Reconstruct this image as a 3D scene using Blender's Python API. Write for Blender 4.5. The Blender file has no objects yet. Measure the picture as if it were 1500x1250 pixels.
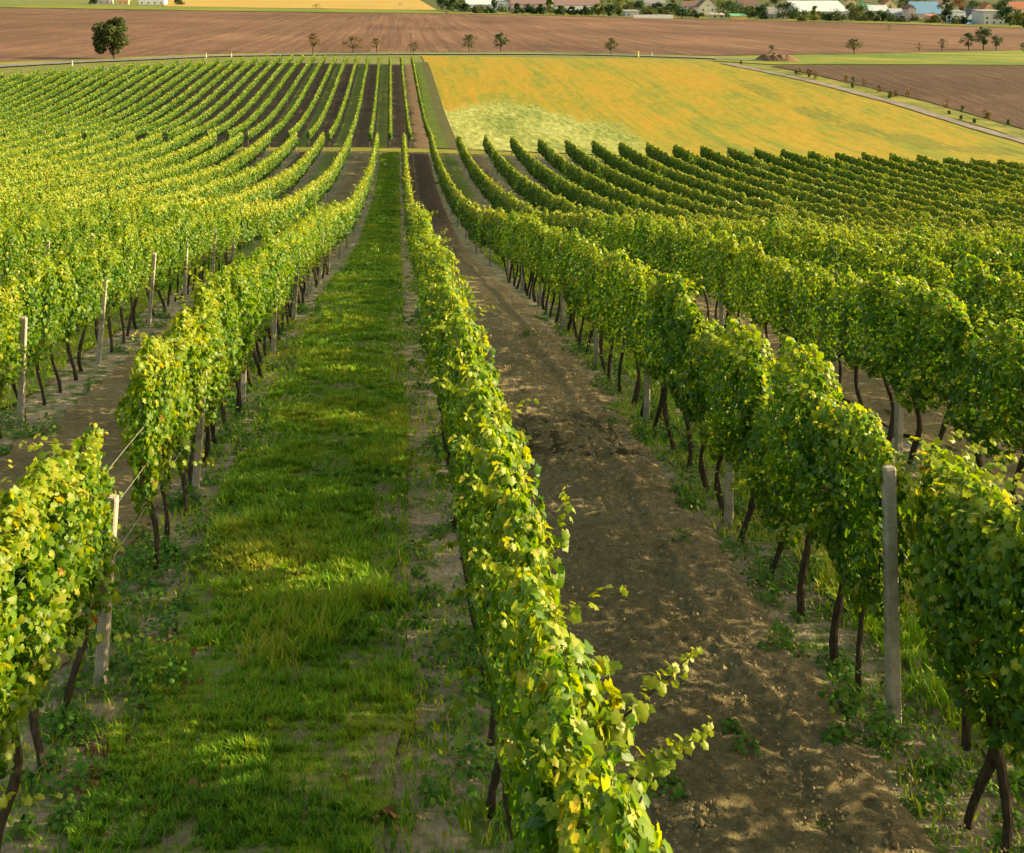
import bpy, math, random
import numpy as np
from mathutils import Vector

# ------------------------------------------------------------------ camera, sky, sun, exposure
scene = bpy.context.scene
COL = scene.collection
F, UV, VH, ZC = 1700.0, 584.0, -20.0, 20.0           # focal length in photo pixels, vanishing point, camera height above valley datum
cam_d = bpy.data.cameras.new("camera")
cam = bpy.data.objects.new("camera", cam_d)
COL.objects.link(cam)
cam.location = (0, 0, ZC)
cam.rotation_euler = (math.radians(90), 0, 0)
cam_d.sensor_width = 36.0
cam_d.lens = 36.0 * F / 1500.0
cam_d.shift_x = (750 - UV) / 1500.0
cam_d.shift_y = -(625 - VH) / 1500.0
cam_d.clip_start = 0.1
cam_d.clip_end = 20000
scene.camera = cam

SUN_EL, SUN_AZ = math.radians(21.8), math.radians(88)   # azimuth clockwise from +Y (rows run along +Y)
world = bpy.data.worlds.new("World")
scene.world = world
world.use_nodes = True
wn = world.node_tree
for n in list(wn.nodes): wn.nodes.remove(n)
sky = wn.nodes.new("ShaderNodeTexSky")
sky.sky_type = 'NISHITA'
sky.sun_disc = False
sky.sun_elevation = SUN_EL
sky.sun_rotation = SUN_AZ
sky.air_density = 1.0
sky.dust_density = 2.5
sky.ozone_density = 1.0
bg = wn.nodes.new("ShaderNodeBackground")
bg.inputs['Strength'].default_value = 0.15
wo = wn.nodes.new("ShaderNodeOutputWorld")
wb = wn.nodes.new("ShaderNodeMix"); wb.data_type = 'RGBA'; wb.blend_type = 'MULTIPLY'; wb.inputs[0].default_value = 1.0
wb.inputs[7].default_value = (1.22, 1.02, 0.66, 1)     # the camera's warm white balance
wn.links.new(sky.outputs[0], wb.inputs[6])
wn.links.new(wb.outputs[2], bg.inputs[0])
wn.links.new(bg.outputs[0], wo.inputs[0])
sun_d = bpy.data.lights.new("sun", 'SUN')
sun_d.energy = 4.4
sun_d.angle = math.radians(0.6)
sun_d.color = (1.0, 0.80, 0.46)
sun = bpy.data.objects.new("sun", sun_d)
COL.objects.link(sun)
sdir = Vector((math.sin(SUN_AZ) * math.cos(SUN_EL), math.cos(SUN_AZ) * math.cos(SUN_EL), math.sin(SUN_EL)))
sun.rotation_euler = sdir.to_track_quat('Z', 'Y').to_euler()
sun.location = (60, 20, 60)
scene.view_settings.view_transform = 'Standard'
scene.view_settings.look = 'None'
scene.view_settings.exposure = 1.5
scene.view_settings.gamma = 1.0
scene.cycles.max_bounces = 6
scene.cycles.diffuse_bounces = 3
scene.cycles.glossy_bounces = 2
scene.cycles.transmission_bounces = 4
scene.cycles.use_denoising = True

rng = np.random.default_rng(7)
random.seed(7)

# ------------------------------------------------------------------ terrain
S = 2.8; OFF = 0.197                                   # row spacing, camera offset from the middle row
KY = np.array([0, 8, 16, 26, 38, 52, 68, 86, 104, 122, 140, 165, 190, 215, 240, 280, 340, 700, 1200, 2500, 9000.])
KP = np.array([-4.145, -5.068, -5.929, -7.265, -9.361, -11.78, -13.808, -15.65, -16.793, -17.327, -18.0, -17.9, -17.1, -16.2, -15.7, -15.9, -16.3, -17.2, -17.5, -18, -18])
KR = np.array([.018, .004, -.011, -.028, -.044, -.054, -.056, -.048, -.047, -.045, -.046, -.042, -.034, -.025, -.018, -.014, -.014, -.019, -.012, 0, 0])
KL = np.array([.013, .003, -.008, -.019, -.029, -.033, -.030, -.018, -.010, .001, .005, -.005, -.02, -.022, -.014, -.010, -.010, -.012, -.008, 0, 0])
def herm(y, K, V):
    y = np.clip(y, K[0], K[-1])
    h = np.diff(K); d = np.diff(V) / h
    m = np.empty_like(V); m[0] = d[0]; m[-1] = d[-1]
    m[1:-1] = (d[:-1] * h[1:] + d[1:] * h[:-1]) / (h[1:] + h[:-1])
    i = np.clip(np.searchsorted(K, y, side='right') - 1, 0, len(h) - 1)
    t = (y - K[i]) / h[i]; t2 = t * t; t3 = t2 * t
    return (2*t3 - 3*t2 + 1) * V[i] + (t3 - 2*t2 + t) * h[i] * m[i] + (-2*t3 + 3*t2) * V[i+1] + (t3 - t2) * h[i] * m[i+1]
LN = 4 * math.log(2)
def zt(x, y):
    x = np.asarray(x, float); y = np.asarray(y, float)
    r = np.logaddexp(0, x / 4) * 4 - LN
    l = -(np.logaddexp(0, -x / 4) * 4 - LN)
    r = np.where(r > 200, 200 + (r - 200) * .5, r)
    return ZC + herm(y, KY, KP) + herm(y, KY, KR) * r + herm(y, KY, KL) * l
def at(u, v):
    """the point of the terrain seen at photo pixel u, v"""
    ys = np.geomspace(2.5, 4500, 6000)
    xs = (u - UV) * ys / F
    line = ZC - (v - VH) * ys / F
    below = line <= zt(xs, ys)
    i = int(np.argmax(below)) if below.any() else len(ys) - 1
    return float(xs[i]), float(ys[i])
def ppm(y): return F / y                               # photo pixels per metre at distance y

# ------------------------------------------------------------------ numpy noise
def vnoise(x, y, seed=0):
    x = np.asarray(x, float); y = np.asarray(y, float)
    xi = np.floor(x).astype(np.int64); yi = np.floor(y).astype(np.int64)
    xf = x - xi; yf = y - yi
    u = xf * xf * (3 - 2 * xf); v = yf * yf * (3 - 2 * yf)
    def h(a, b):
        n = (a * 374761393 + b * 668265263 + seed * 974634777) & 0xffffffff
        n = ((n ^ (n >> 13)) * 1274126177) & 0xffffffff
        return ((n ^ (n >> 16)) & 0xffff) / 32767.5 - 1.0
    return (h(xi, yi) * (1-u) + h(xi+1, yi) * u) * (1-v) + (h(xi, yi+1) * (1-u) + h(xi+1, yi+1) * u) * v
def fbm(x, y, o=4, seed=0):
    a, t = 1.0, 0
    for i in range(o):
        t = t + a * vnoise(x * 2**i + 13.7*i, y * 2**i - 7.1*i, seed + i); a *= .55
    return t

# ------------------------------------------------------------------ mesh helpers
def raw_mesh(name, V, quads=None, tris=None, mat=None, tint=None, smooth=False, mats=None, qmat=None):
    me = bpy.data.meshes.new(name)
    nq = 0 if quads is None else len(quads); nt = 0 if tris is None else len(tris)
    me.vertices.add(len(V)); me.vertices.foreach_set("co", np.asarray(V, np.float32).ravel())
    me.loops.add(nq * 4 + nt * 3); me.polygons.add(nq + nt)
    li = []
    if nq: li.append(np.asarray(quads, np.int32).ravel())
    if nt: li.append(np.asarray(tris, np.int32).ravel())
    me.loops.foreach_set("vertex_index", np.concatenate(li))
    st = np.concatenate([np.arange(nq) * 4, nq * 4 + np.arange(nt) * 3]).astype(np.int32)
    me.polygons.foreach_set("loop_start", st)
    if tint is not None:
        a = me.attributes.new("tint", 'FLOAT', 'POINT'); a.data.foreach_set("value", np.asarray(tint, np.float32))
    me.update(calc_edges=True); me.validate()
    me.polygons.foreach_set("use_smooth", np.full(len(me.polygons), bool(smooth)))
    if mat: me.materials.append(mat)
    return me
def link(name, me, parent=None, loc=None):
    o = bpy.data.objects.new(name, me); COL.objects.link(o)
    if parent is not None: o.parent = parent
    if loc is not None: o.location = loc
    return o
def tag(o, label=None, cat=None, group=None, kind=None):
    if label: o['label'] = label
    if cat: o['category'] = cat
    if group: o['group'] = group
    if kind: o['kind'] = kind
    return o
def thing(name, label, cat, loc=(0, 0, 0), rotz=0, group=None):
    o = bpy.data.objects.new(name, None); COL.objects.link(o)
    o.empty_display_size = .3
    o.location = loc; o.rotation_euler = (0, 0, rotz)
    return tag(o, label, cat, group)
class MB:
    def __init__(s): s.V = []; s.Q = []; s.T = []
    def n(s): return len(s.V)
    def box(s, x0, x1, y0, y1, z0, z1):
        b = s.n(); s.V += [(x, y, z) for z in (z0, z1) for y in (y0, y1) for x in (x0, x1)]
        for f in ((0,2,3,1),(4,5,7,6),(0,1,5,4),(2,6,7,3),(0,4,6,2),(1,3,7,5)): s.Q.append(tuple(b+i for i in f))
    def tube(s, pts, rad, n=7, cap=True, wob=0, rnd=random):
        b = s.n(); pts = [Vector(p) for p in pts]
        for i, p in enumerate(pts):
            d = (pts[min(i+1, len(pts)-1)] - pts[max(i-1, 0)]).normalized()
            a = d.orthogonal().normalized() if abs(d.z) < .95 else Vector((1,0,0)) - d * d.x
            a.normalize(); c = d.cross(a)
            for k in range(n):
                t = 2*math.pi*k/n; r = rad[i] * (1 + wob * (rnd.random() - .5))
                s.V.append(tuple(p + (a*math.cos(t) + c*math.sin(t))*r))
        for i in range(len(pts)-1):
            for k in range(n):
                s.Q.append((b+i*n+k, b+i*n+(k+1)%n, b+(i+1)*n+(k+1)%n, b+(i+1)*n+k))
        if cap:
            e = s.n(); s.V.append(tuple(pts[-1])); o = b+(len(pts)-1)*n
            for k in range(n): s.T.append((o+k, o+(k+1)%n, e))
    def mesh(s, name, mat, smooth=False):
        return raw_mesh(name, np.array(s.V), np.array(s.Q) if s.Q else None, np.array(s.T) if s.T else None, mat, smooth=smooth)
def sheet(name, X, Y, off, mat, dz=None, tint=None, smooth=True):
    """a grid sheet that lies on the terrain; X, Y are 2D arrays"""
    Z = zt(X, Y) + off + (0 if dz is None else dz)
    V = np.stack([X, Y, Z], -1).reshape(-1, 3)
    r, c = X.shape
    i = np.arange((r-1)*(c-1)); a = (i // (c-1)) * c + i % (c-1)
    q = np.stack([a, a+1, a+c+1, a+c], -1)
    me = raw_mesh(name, V, q, None, mat, tint=None if tint is None else tint.ravel(), smooth=smooth)
    return tag(link(name, me), kind='structure')
def loft(name, near, far, off, mat, n=60, m=40, pw=1.0):
    """sheet between two polylines of ground points"""
    def res(P, n):
        P = np.array(P, float); d = np.r_[0, np.cumsum(np.hypot(*np.diff(P, axis=0).T))]
        t = np.linspace(0, d[-1], n); return np.stack([np.interp(t, d, P[:,0]), np.interp(t, d, P[:,1])], -1)
    A, B = res(near, n), res(far, n)
    t = (np.linspace(0, 1, m) ** pw)[:, None]
    X = A[None,:,0]*(1-t) + B[None,:,0]*t; Y = A[None,:,1]*(1-t) + B[None,:,1]*t
    return sheet(name, X, Y, off, mat)

# ------------------------------------------------------------------ materials
class NT:
    def __init__(s, name):
        s.m = bpy.data.materials.new(name); s.m.use_nodes = True; s.t = s.m.node_tree
        for n in list(s.t.nodes): s.t.nodes.remove(n)
        s.out = s.n("ShaderNodeOutputMaterial")
    def n(s, ty, **k):
        x = s.t.nodes.new(ty)
        for a, b in k.items(): setattr(x, a, b)
        return x
    def l(s, a, b): s.t.links.new(a, b)
    def val(s, sock, v):
        if hasattr(v, 'is_output'): s.l(v, sock)
        else: sock.default_value = v if not (isinstance(v, tuple) and len(v) == 3 and len(sock.default_value) == 4) else (*v, 1)
    def coords(s, scale=(1,1,1), obj=False, loc=(0,0,0)):
        if obj: src = s.n("ShaderNodeTexCoord").outputs['Object']
        else: src = s.n("ShaderNodeNewGeometry").outputs['Position']
        mp = s.n("ShaderNodeMapping"); mp.inputs['Scale'].default_value = scale; mp.inputs['Location'].default_value = loc
        s.l(src, mp.inputs[0]); return mp.outputs[0]
    def noise(s, vec, scale, detail=4, rough=.6, dist=0):
        x = s.n("ShaderNodeTexNoise"); x.inputs['Scale'].default_value = scale; x.inputs['Detail'].default_value = detail
        x.inputs['Roughness'].default_value = rough; x.inputs['Distortion'].default_value = dist
        s.l(vec, x.inputs['Vector']); return x.outputs['Fac']
    def ramp(s, fac, stops, ease='LINEAR'):
        r = s.n("ShaderNodeValToRGB"); r.color_ramp.interpolation = ease; e = r.color_ramp.elements
        while len(e) < len(stops): e.new(.5)
        for k, (p, c) in zip(e, stops):
            k.position = p; k.color = (*c, 1) if not isinstance(c, (int, float)) else (c, c, c, 1)
        s.l(fac, r.inputs[0]); return r.outputs[0]
    def mix(s, fac, a, b, blend='MIX'):
        x = s.n("ShaderNodeMix", data_type='RGBA', blend_type=blend)
        s.val(x.inputs[0], fac); s.val(x.inputs[6], a); s.val(x.inputs[7], b); return x.outputs[2]
    def math(s, op, a, b=0.0, clamp=False):
        x = s.n("ShaderNodeMath", operation=op, use_clamp=clamp); s.val(x.inputs[0], a); s.val(x.inputs[1], b); return x.outputs[0]
    def bump(s, h, strength=.5, dist=.02):
        b = s.n("ShaderNodeBump"); b.inputs['Strength'].default_value = strength; b.inputs['Distance'].default_value = dist
        s.l(h, b.inputs['Height']); return b.outputs[0]
    def bsdf(s, col, rough=.9, spec=.2, normal=None):
        b = s.n("ShaderNodeBsdfPrincipled"); s.val(b.inputs['Base Color'], col); s.val(b.inputs['Roughness'], rough)
        b.inputs['Specular IOR Level'].default_value = spec
        if normal is not None: s.l(normal, b.inputs['Normal'])
        return b.outputs[0]
    def done(s, sh): s.l(sh, s.out.inputs[0]); return s.m

def leaf_mat(name, stops, trans=.43, tboost=(1.85, 1.6, .35), rough=.48, spec=.34, rnd=.03):
    t = NT(name)
    a = t.n("ShaderNodeAttribute"); a.attribute_name = "tint"
    oi = t.n("ShaderNodeObjectInfo")
    f = t.math('ADD', a.outputs['Fac'], t.math('MULTIPLY', t.math('SUBTRACT', oi.outputs['Random'], .5), rnd), True)
    mo = t.noise(t.coords(), 38, 3, .6)
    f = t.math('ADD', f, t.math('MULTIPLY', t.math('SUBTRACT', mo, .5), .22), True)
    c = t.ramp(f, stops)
    tc = t.mix(1.0, c, tboost, 'MULTIPLY')
    d = t.bsdf(c, rough, spec)
    tr = t.n("ShaderNodeBsdfTranslucent"); t.l(tc, tr.inputs[0])
    m = t.n("ShaderNodeMixShader"); m.inputs[0].default_value = trans
    t.l(d, m.inputs[1]); t.l(tr.outputs[0], m.inputs[2])
    return t.done(m.outputs[0])
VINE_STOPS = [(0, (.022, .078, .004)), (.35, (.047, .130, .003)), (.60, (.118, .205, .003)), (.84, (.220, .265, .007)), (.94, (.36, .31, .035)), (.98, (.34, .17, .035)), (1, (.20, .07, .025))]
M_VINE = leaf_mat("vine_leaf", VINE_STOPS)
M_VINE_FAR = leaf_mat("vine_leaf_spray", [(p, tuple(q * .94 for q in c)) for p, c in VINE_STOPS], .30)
GRASS_STOPS = [(0, (.055, .155, .007)), (.45, (.18, .36, .010)), (.8, (.36, .41, .015)), (1, (.38, .34, .06))]
M_GRASS = leaf_mat("grass_blade", GRASS_STOPS, .35, (1.3, 1.25, .5), .5, .25)
M_WEED = leaf_mat("weed_leaf", [(0, (.03, .10, .014)), (.6, (.08, .19, .02)), (1, (.17, .26, .03))], .3, (1.3, 1.2, .6), .7, .15)
M_LITTER = leaf_mat("dry_leaf", [(0, (.16, .06, .025)), (.5, (.26, .11, .05)), (1, (.34, .22, .10))], .15, (1, 1, 1), .8, .1)
TREE_STOPS = [(0, (.018, .036, .008)), (.5, (.045, .065, .012)), (.85, (.10, .105, .018)), (1, (.17, .12, .03))]
M_TREE = leaf_mat("tree_leaf", TREE_STOPS, .25, (1.3, 1.2, .6), .6, .2)
M_TREE_GREEN = leaf_mat("tree_leaf_green", [(0, (.012, .034, .012)), (.6, (.032, .070, .018)), (1, (.10, .14, .02))], .25, (1.3, 1.2, .6), .6, .2)
M_DRYTREE = leaf_mat("tree_leaf_dry", [(0, (.05, .045, .012)), (.6, (.12, .09, .025)), (1, (.24, .16, .04))], .25, (1.2, 1.1, .7), .7, .15)

def soil_mat(name, c0, c1, c2, big=.6, fine=14, bump=.6, stretch=(1,1,1)):
    t = NT(name); p = t.coords(stretch)
    n1 = t.noise(p, big, 5, .65); n2 = t.noise(p, fine, 6, .7); n3 = t.noise(p, fine*6, 3, .6)
    c = t.ramp(n1, [(.3, c0), (.5, c1), (.72, c2)])
    c = t.mix(.75, c, t.ramp(n2, [(.25, .45), (.5, .95), (.75, 1.5)]), 'MULTIPLY')
    h = t.math('ADD', n2, t.math('MULTIPLY', n3, .35))
    return t.done(t.bsdf(c, .95, .1, t.bump(h, bump, .05)))
M_DIRT = soil_mat("tilled_soil", (.19, .145, .070), (.25, .195, .098), (.31, .245, .135), .6, 16, 1.0)

M_BARE_DARK = soil_mat("dark_tilled_soil", (.085, .060, .040), (.110, .078, .050), (.14, .10, .065), .4, 5, .5)

def turf_mat(name, g0, g1, g2, soil, cover=.42):
    t = NT(name); p = t.coords()
    n1 = t.noise(p, .55, 4, .6); n2 = t.noise(p, 3.2, 5, .7); n3 = t.noise(t.coords((1, .45, 1)), 28, 4, .7)
    c = t.ramp(t.math('ADD', t.math('MULTIPLY', n1, .5), t.math('MULTIPLY', n3, .5)), [(.3, g0), (.48, g1), (.64, g2)])
    k = t.ramp(n2, [(cover - .1, 1.0), (cover + .04, 0.0)])
    c = t.mix(k, c, t.ramp(n3, [(.3, tuple(q*.6 for q in soil)), (.7, soil)]))
    return t.done(t.bsdf(c, .95, .1, t.bump(n3, .8, .05)))
M_TURF = turf_mat("lane_turf", (.055, .120, .008), (.125, .210, .012), (.20, .26, .015), (.26, .21, .13), .50)
def lane_dirt():
    t = NT("tilled_lane_soil"); p = t.coords()
    n1 = t.noise(p, .6, 5, .65); n2 = t.noise(p, 13, 6, .75); n3 = t.noise(p, 70, 4, .7)
    c = t.ramp(n1, [(.3, (.27, .215, .105)), (.5, (.34, .275, .145)), (.72, (.42, .345, .20))])
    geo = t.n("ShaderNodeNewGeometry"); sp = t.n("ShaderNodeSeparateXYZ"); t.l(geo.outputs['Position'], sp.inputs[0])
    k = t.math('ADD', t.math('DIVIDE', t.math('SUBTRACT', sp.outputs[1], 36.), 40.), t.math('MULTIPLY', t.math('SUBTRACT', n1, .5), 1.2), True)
    c = t.mix(k, c, (.115, .080, .052))                # darker soil colour further down the lane
    c = t.mix(.85, c, t.ramp(n2, [(.25, .35), (.5, .95), (.72, 1.55)]), 'MULTIPLY')
    c = t.mix(.5, c, t.ramp(n3, [(.3, .55), (.5, 1.), (.7, 1.4)]), 'MULTIPLY')
    return t.done(t.bsdf(c, .95, .1, t.bump(t.math('ADD', n2, t.math('MULTIPLY', n3, .5)), 1.0, .10)))
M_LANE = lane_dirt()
M_UNDER = turf_mat("dry_vineyard_soil", (.03, .07, .012), (.06, .11, .015), (.12, .16, .025), (.36, .29, .20), .55)
M_PATHGRASS = turf_mat("path_grass", (.07, .09, .012), (.13, .14, .02), (.19, .17, .03), (.2, .15, .07), .3)
M_STRIPG = turf_mat("strip_grass", (.022, .050, .006), (.045, .080, .010), (.085, .115, .016), (.10, .075, .04), .40)
M_STRIP = turf_mat("worn_grass", (.022, .045, .008), (.042, .066, .012), (.075, .085, .02), (.085, .062, .038), .52)
M_GROUND = turf_mat("far_grass", (.05, .08, .02), (.10, .12, .03), (.16, .16, .05), (.2, .16, .1), .3)

# tilled brown fields: furrows run along Y
def plough_mat(name, c0, c1, c2, fur=.35):
    t = NT(name)
    n1 = t.noise(t.coords((.012, .012, 1)), 1, 4, .6)
    st = t.noise(t.coords((fur, .006, 1)), 1, 5, .72, .4)
    cl = t.noise(t.coords((.5, .12, 1)), 1, 6, .75)
    c = t.ramp(t.math('ADD', t.math('MULTIPLY', n1, .45), t.math('MULTIPLY', st, .55)), [(.33, c0), (.5, c1), (.66, c2)])
    c = t.mix(.5, c, t.ramp(cl, [(.3, .65), (.5, 1.), (.7, 1.3)]), 'MULTIPLY')
    return t.done(t.bsdf(c, .95, .1, t.bump(t.math('ADD', st, cl), .7, .5)))
M_PLOUGH = plough_mat("ploughed_pink_soil", (.050, .027, .017), (.108, .059, .037), (.175, .098, .062))
M_BROWN = plough_mat("ploughed_brown_soil", (.036, .022, .014), (.058, .035, .023), (.088, .054, .036), .6)

def crop_mat():
    t = NT("ripe_crop")
    n1 = t.noise(t.coords((.10, .011, 1)), 1, 6, .70, .25); st = t.noise(t.coords((.9, .008, 1)), 1, 5, .78)
    fine = t.noise(t.coords((1.6, .35, 1)), 1, 5, .75)
    geo = t.n("ShaderNodeNewGeometry"); sp = t.n("ShaderNodeSeparateXYZ"); t.l(geo.outputs['Position'], sp.inputs[0])
    # pale green corner of the field, next to the vine block
    dx = t.math('DIVIDE', t.math('SUBTRACT', sp.outputs[0], 14.0), 16.0); dy = t.math('DIVIDE', t.math('SUBTRACT', sp.outputs[1], 146.0), 34.0)
    d = t.math('SQRT', t.math('ADD', t.math('MULTIPLY', dx, dx), t.math('MULTIPLY', dy, dy)))
    d = t.math('ADD', d, t.math('MULTIPLY', t.math('SUBTRACT', n1, .5), 1.8))
    k = t.ramp(d, [(.75, 1.0), (1.25, 0.0)])
    gold = t.ramp(t.math('ADD', t.math('MULTIPLY', n1, .5), t.math('MULTIPLY', st, .5)), [(.34, (.070, .100, .012)), (.43, (.120, .140, .013)), (.52, (.205, .155, .011)), (.61, (.240, .150, .012))])
    lime = t.ramp(t.math('ADD', t.math('MULTIPLY', n1, .5), t.math('MULTIPLY', fine, .5)), [(.38, (.085, .12, .018)), (.5, (.20, .22, .055)), (.60, (.30, .30, .12))])
    c = t.mix(k, gold, lime)
    for u, v, rx, ry in ((1195, 168, 3.5, 9), (1340, 208, 4, 10), (1110, 132, 2.5, 12), (1260, 190, 3, 6), (1440, 222, 6, 5)):
        bx, by = at(u, v)
        ex = t.math('DIVIDE', t.math('SUBTRACT', sp.outputs[0], bx), rx); ey = t.math('DIVIDE', t.math('SUBTRACT', sp.outputs[1], by), ry)
        e = t.math('ADD', t.math('ADD', t.math('MULTIPLY', ex, ex), t.math('MULTIPLY', ey, ey)), t.math('MULTIPLY', t.math('SUBTRACT', fine, .5), 3.0))
        c = t.mix(t.ramp(e, [(.35, .5), (1.0, 0.0)]), c, (.062, .090, .014))
    c = t.mix(.6, c, t.ramp(fine, [(.3, .6), (.5, 1.), (.7, 1.3)]), 'MULTIPLY')
    return t.done(t.bsdf(c, .95, .1, t.bump(fine, .25, .15)))
M_CROP = crop_mat()
def simple_field(name, a, b, c, sc=(.05, .02, 1)):
    t = NT(name); n = t.noise(t.coords(sc), 1, 6, .7); f = t.noise(t.coords((.8, .2, 1)), 1, 4, .7)
    k = t.ramp(n, [(.35, a), (.5, b), (.65, c)])
    k = t.mix(.4, k, t.ramp(f, [(.3, .65), (.5, 1.), (.7, 1.3)]), 'MULTIPLY')
    return t.done(t.bsdf(k, .95, .1, t.bump(f, .5, .2)))
M_MEADOW = simple_field("meadow_grass", (.055, .10, .014), (.105, .135, .018), (.19, .18, .024), (.022, .05, 1))
M_GOLD = simple_field("stubble", (.24, .165, .04), (.29, .20, .05), (.33, .24, .075), (.01, .03, 1))
M_VERGE = simple_field("verge_grass", (.06, .09, .014), (.12, .13, .022), (.20, .17, .04), (.2, .2, 1))
M_ROAD = simple_field("asphalt", (.11, .105, .10), (.14, .135, .13), (.17, .165, .16), (.2, .2, 1))
M_TRACK = simple_field("gravel", (.11, .10, .09), (.15, .135, .12), (.19, .17, .155), (.4, .4, 1))

def bark_mat(name, a, b):
    t = NT(name); p = t.coords((30, 30, 6), True); n = t.noise(p, 1.5, 5, .7)
    return t.done(t.bsdf(t.ramp(n, [(.3, a), (.7, b)]), .95, .1, t.bump(n, .9, .02)))
M_BARK = bark_mat("vine_bark", (.022, .017, .012), (.085, .065, .045))
M_TBARK = bark_mat("tree_bark", (.04, .03, .02), (.12, .09, .06))
def concrete():
    t = NT("weathered_concrete"); p = t.coords((1,1,1), True)
    n = t.noise(p, 6, 6, .7); f = t.noise(p, 60, 4, .7)
    c = t.ramp(n, [(.3, (.19, .165, .125)), (.5, (.30, .27, .215)), (.7, (.42, .38, .31))])
    c = t.mix(.6, c, t.ramp(f, [(.3, .6), (.5, 1.), (.7, 1.25)]), 'MULTIPLY')
    return t.done(t.bsdf(c, .9, .2, t.bump(f, .5, .01)))
M_POST = concrete()
def plain(name, c, rough=.7, spec=.3, var=.25, metal=0):
    t = NT(name); n = t.noise(t.coords((.4,.4,.4)), 1.5, 5, .7)
    k = t.mix(1.0, c, t.ramp(n, [(.3, 1-var), (.7, 1+var)]), 'MULTIPLY')
    b = t.n("ShaderNodeBsdfPrincipled"); t.l(k, b.inputs['Base Color']); b.inputs['Roughness'].default_value = rough
    b.inputs['Specular IOR Level'].default_value = spec; b.inputs['Metallic'].default_value = metal
    return t.done(b.outputs[0])
M_WIRE = plain("galvanised_wire", (.45, .43, .38), .4, .5, .1, .6)

# ------------------------------------------------------------------ ground and fields
def rowx(k): return (k + OFF) * S
FS = 2.18                                              # row spacing of the far block
def farx(k, y): return -12.4 * y / F + k * FS
Y0, Y1 = 1.6, 120.3                                    # near block
YF0 = 124.6
def yfend(x): return 233.0 if x > -20 else max(150.0, 233.0 + (x + 20) * 1.0)

gy = np.unique(np.concatenate([np.arange(-30, 0, 3.), np.arange(0, 130, 1.), np.arange(130, 300, 4.), np.geomspace(300, 9000, 60)]))
gx = np.concatenate([-np.geomspace(80, 6000, 30)[::-1], np.arange(-78, 80, 2.), np.geomspace(80, 6000, 30)])
sheet("ground", *np.meshgrid(gx, gy), 0.0, M_GROUND)
sx = np.arange(-60, 92, 1.0); sy = np.concatenate([np.arange(-6, 124.6, .6)])
sheet("vineyard_soil", *np.meshgrid(sx, sy), .02, M_UNDER)
# cross path between the two blocks
sheet("grass_path", *np.meshgrid(np.arange(-75, 100, 1.), np.linspace(120.6, 124.3, 6)), .07, M_PATHGRASS)
# soil of the far block
A = [(x, YF0 - .3) for x in np.linspace(-80, 8.5, 40)]; B = [(x, yfend(x) + 1) for x in np.linspace(-80, 6.8, 40)]
loft("far_vineyard_soil", A, B, .05, M_BARE_DARK, 60, 60)

for k in range(-17, 29):
    xa, xb = rowx(k) + .42, rowx(k+1) - .42
    if k == -1: xa, xb = xa + .06, xb - .14
    dirt = k % 2 == 0
    if k == 0:
        ys = np.concatenate([np.arange(1.6, 16, .026), np.arange(14, 30, .06), np.arange(30, Y1, .5)])
        xs = np.linspace(xa - .18, xb + .16, 96)
        X, Y = np.meshgrid(xs, ys)
        X = X + .05 * fbm(X * 0 + Y * 1.3, X * 0, 3, 5)
        fade = np.clip((40 - Y) / 25, .15, 1)
        edge = np.clip(np.minimum(X - X[:, :1], X[:, -1:] - X) / .16, 0, 1)
        lump = fbm(X * 5, Y * 5, 5, 3)
        clod = np.maximum(fbm(X * 14 + 3, Y * 14, 3, 9), 0)
        ridge = np.maximum(0, 1 - np.abs(X - (xb - .35) - .05 * np.sin(Y * 1.1)) / .14) * .05 + .02 * np.cos((X - xa) * 6.2)
        crumb = np.abs(fbm(X * 9, Y * 9 + 4, 4, 33)) * .030 + np.maximum(vnoise(X * 19, Y * 19, 15), .0) * .030 * fade
        dz = (lump * .009 + clod * .017 * fade + crumb * fade * .8 + ridge - .015) * edge - (1 - edge) * .03
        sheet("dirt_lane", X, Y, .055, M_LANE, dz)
    else:
        near = abs(k) < 4
        ys = np.concatenate([np.arange(2, 40, .12 if near else .5), np.arange(40, Y1, 1.)])
        xs = np.linspace(xa, xb, 24 if near else 5)
        X, Y = np.meshgrid(xs, ys)
        w = np.clip((X - X[:, :1]) / .01, 0, 1)
        X = X + .14 * fbm(Y * .9 + k * 9, X * .3, 3, 20 + k) * np.where(np.abs(X - (xa + xb)/2) > .8, 1, .3)
        dz = .012 * fbm(X * 3, Y * 3, 3, 2)
        if dirt: sheet("dirt_lane", X, Y, .05, M_DIRT if k in (2, -2) else M_BARE_DARK, dz * 2)
        else: sheet("grass_lane", X, Y, .05, M_TURF, dz)
for k in range(-33, 3):
    if k % 2 == 0 or k == 1: continue
    ye = yfend(k * FS); ys = np.linspace(YF0, ye, 40)
    c = np.array([farx(k + .5, y) for y in ys])
    t = np.array([-.72, .72])
    X = c[:, None] + t[None]; Y = np.repeat(ys[:, None], 2, 1)
    sheet("grass_lane", X, Y, .09, M_TURF)

# crop field
def line(pts): return [at(u, v) for u, v in pts]
tr_l = line([(1085, 99), (1150, 112), (1230, 131), (1310, 152), (1400, 180), (1500, 209), (1600, 240)])
tr_l = [(x, y) for x, y in tr_l]
yl = [(farx(3.35, y) + .5 + (y - 125) * -.006, y) for y in np.linspace(125.2, 262, 12)]
yr_edge = [at(1700, 262)] + tr_l[::-1] + [at(1020, 88)]
loft("yellow_field", yl, yr_edge, .09, M_CROP, 70, 70)
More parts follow.
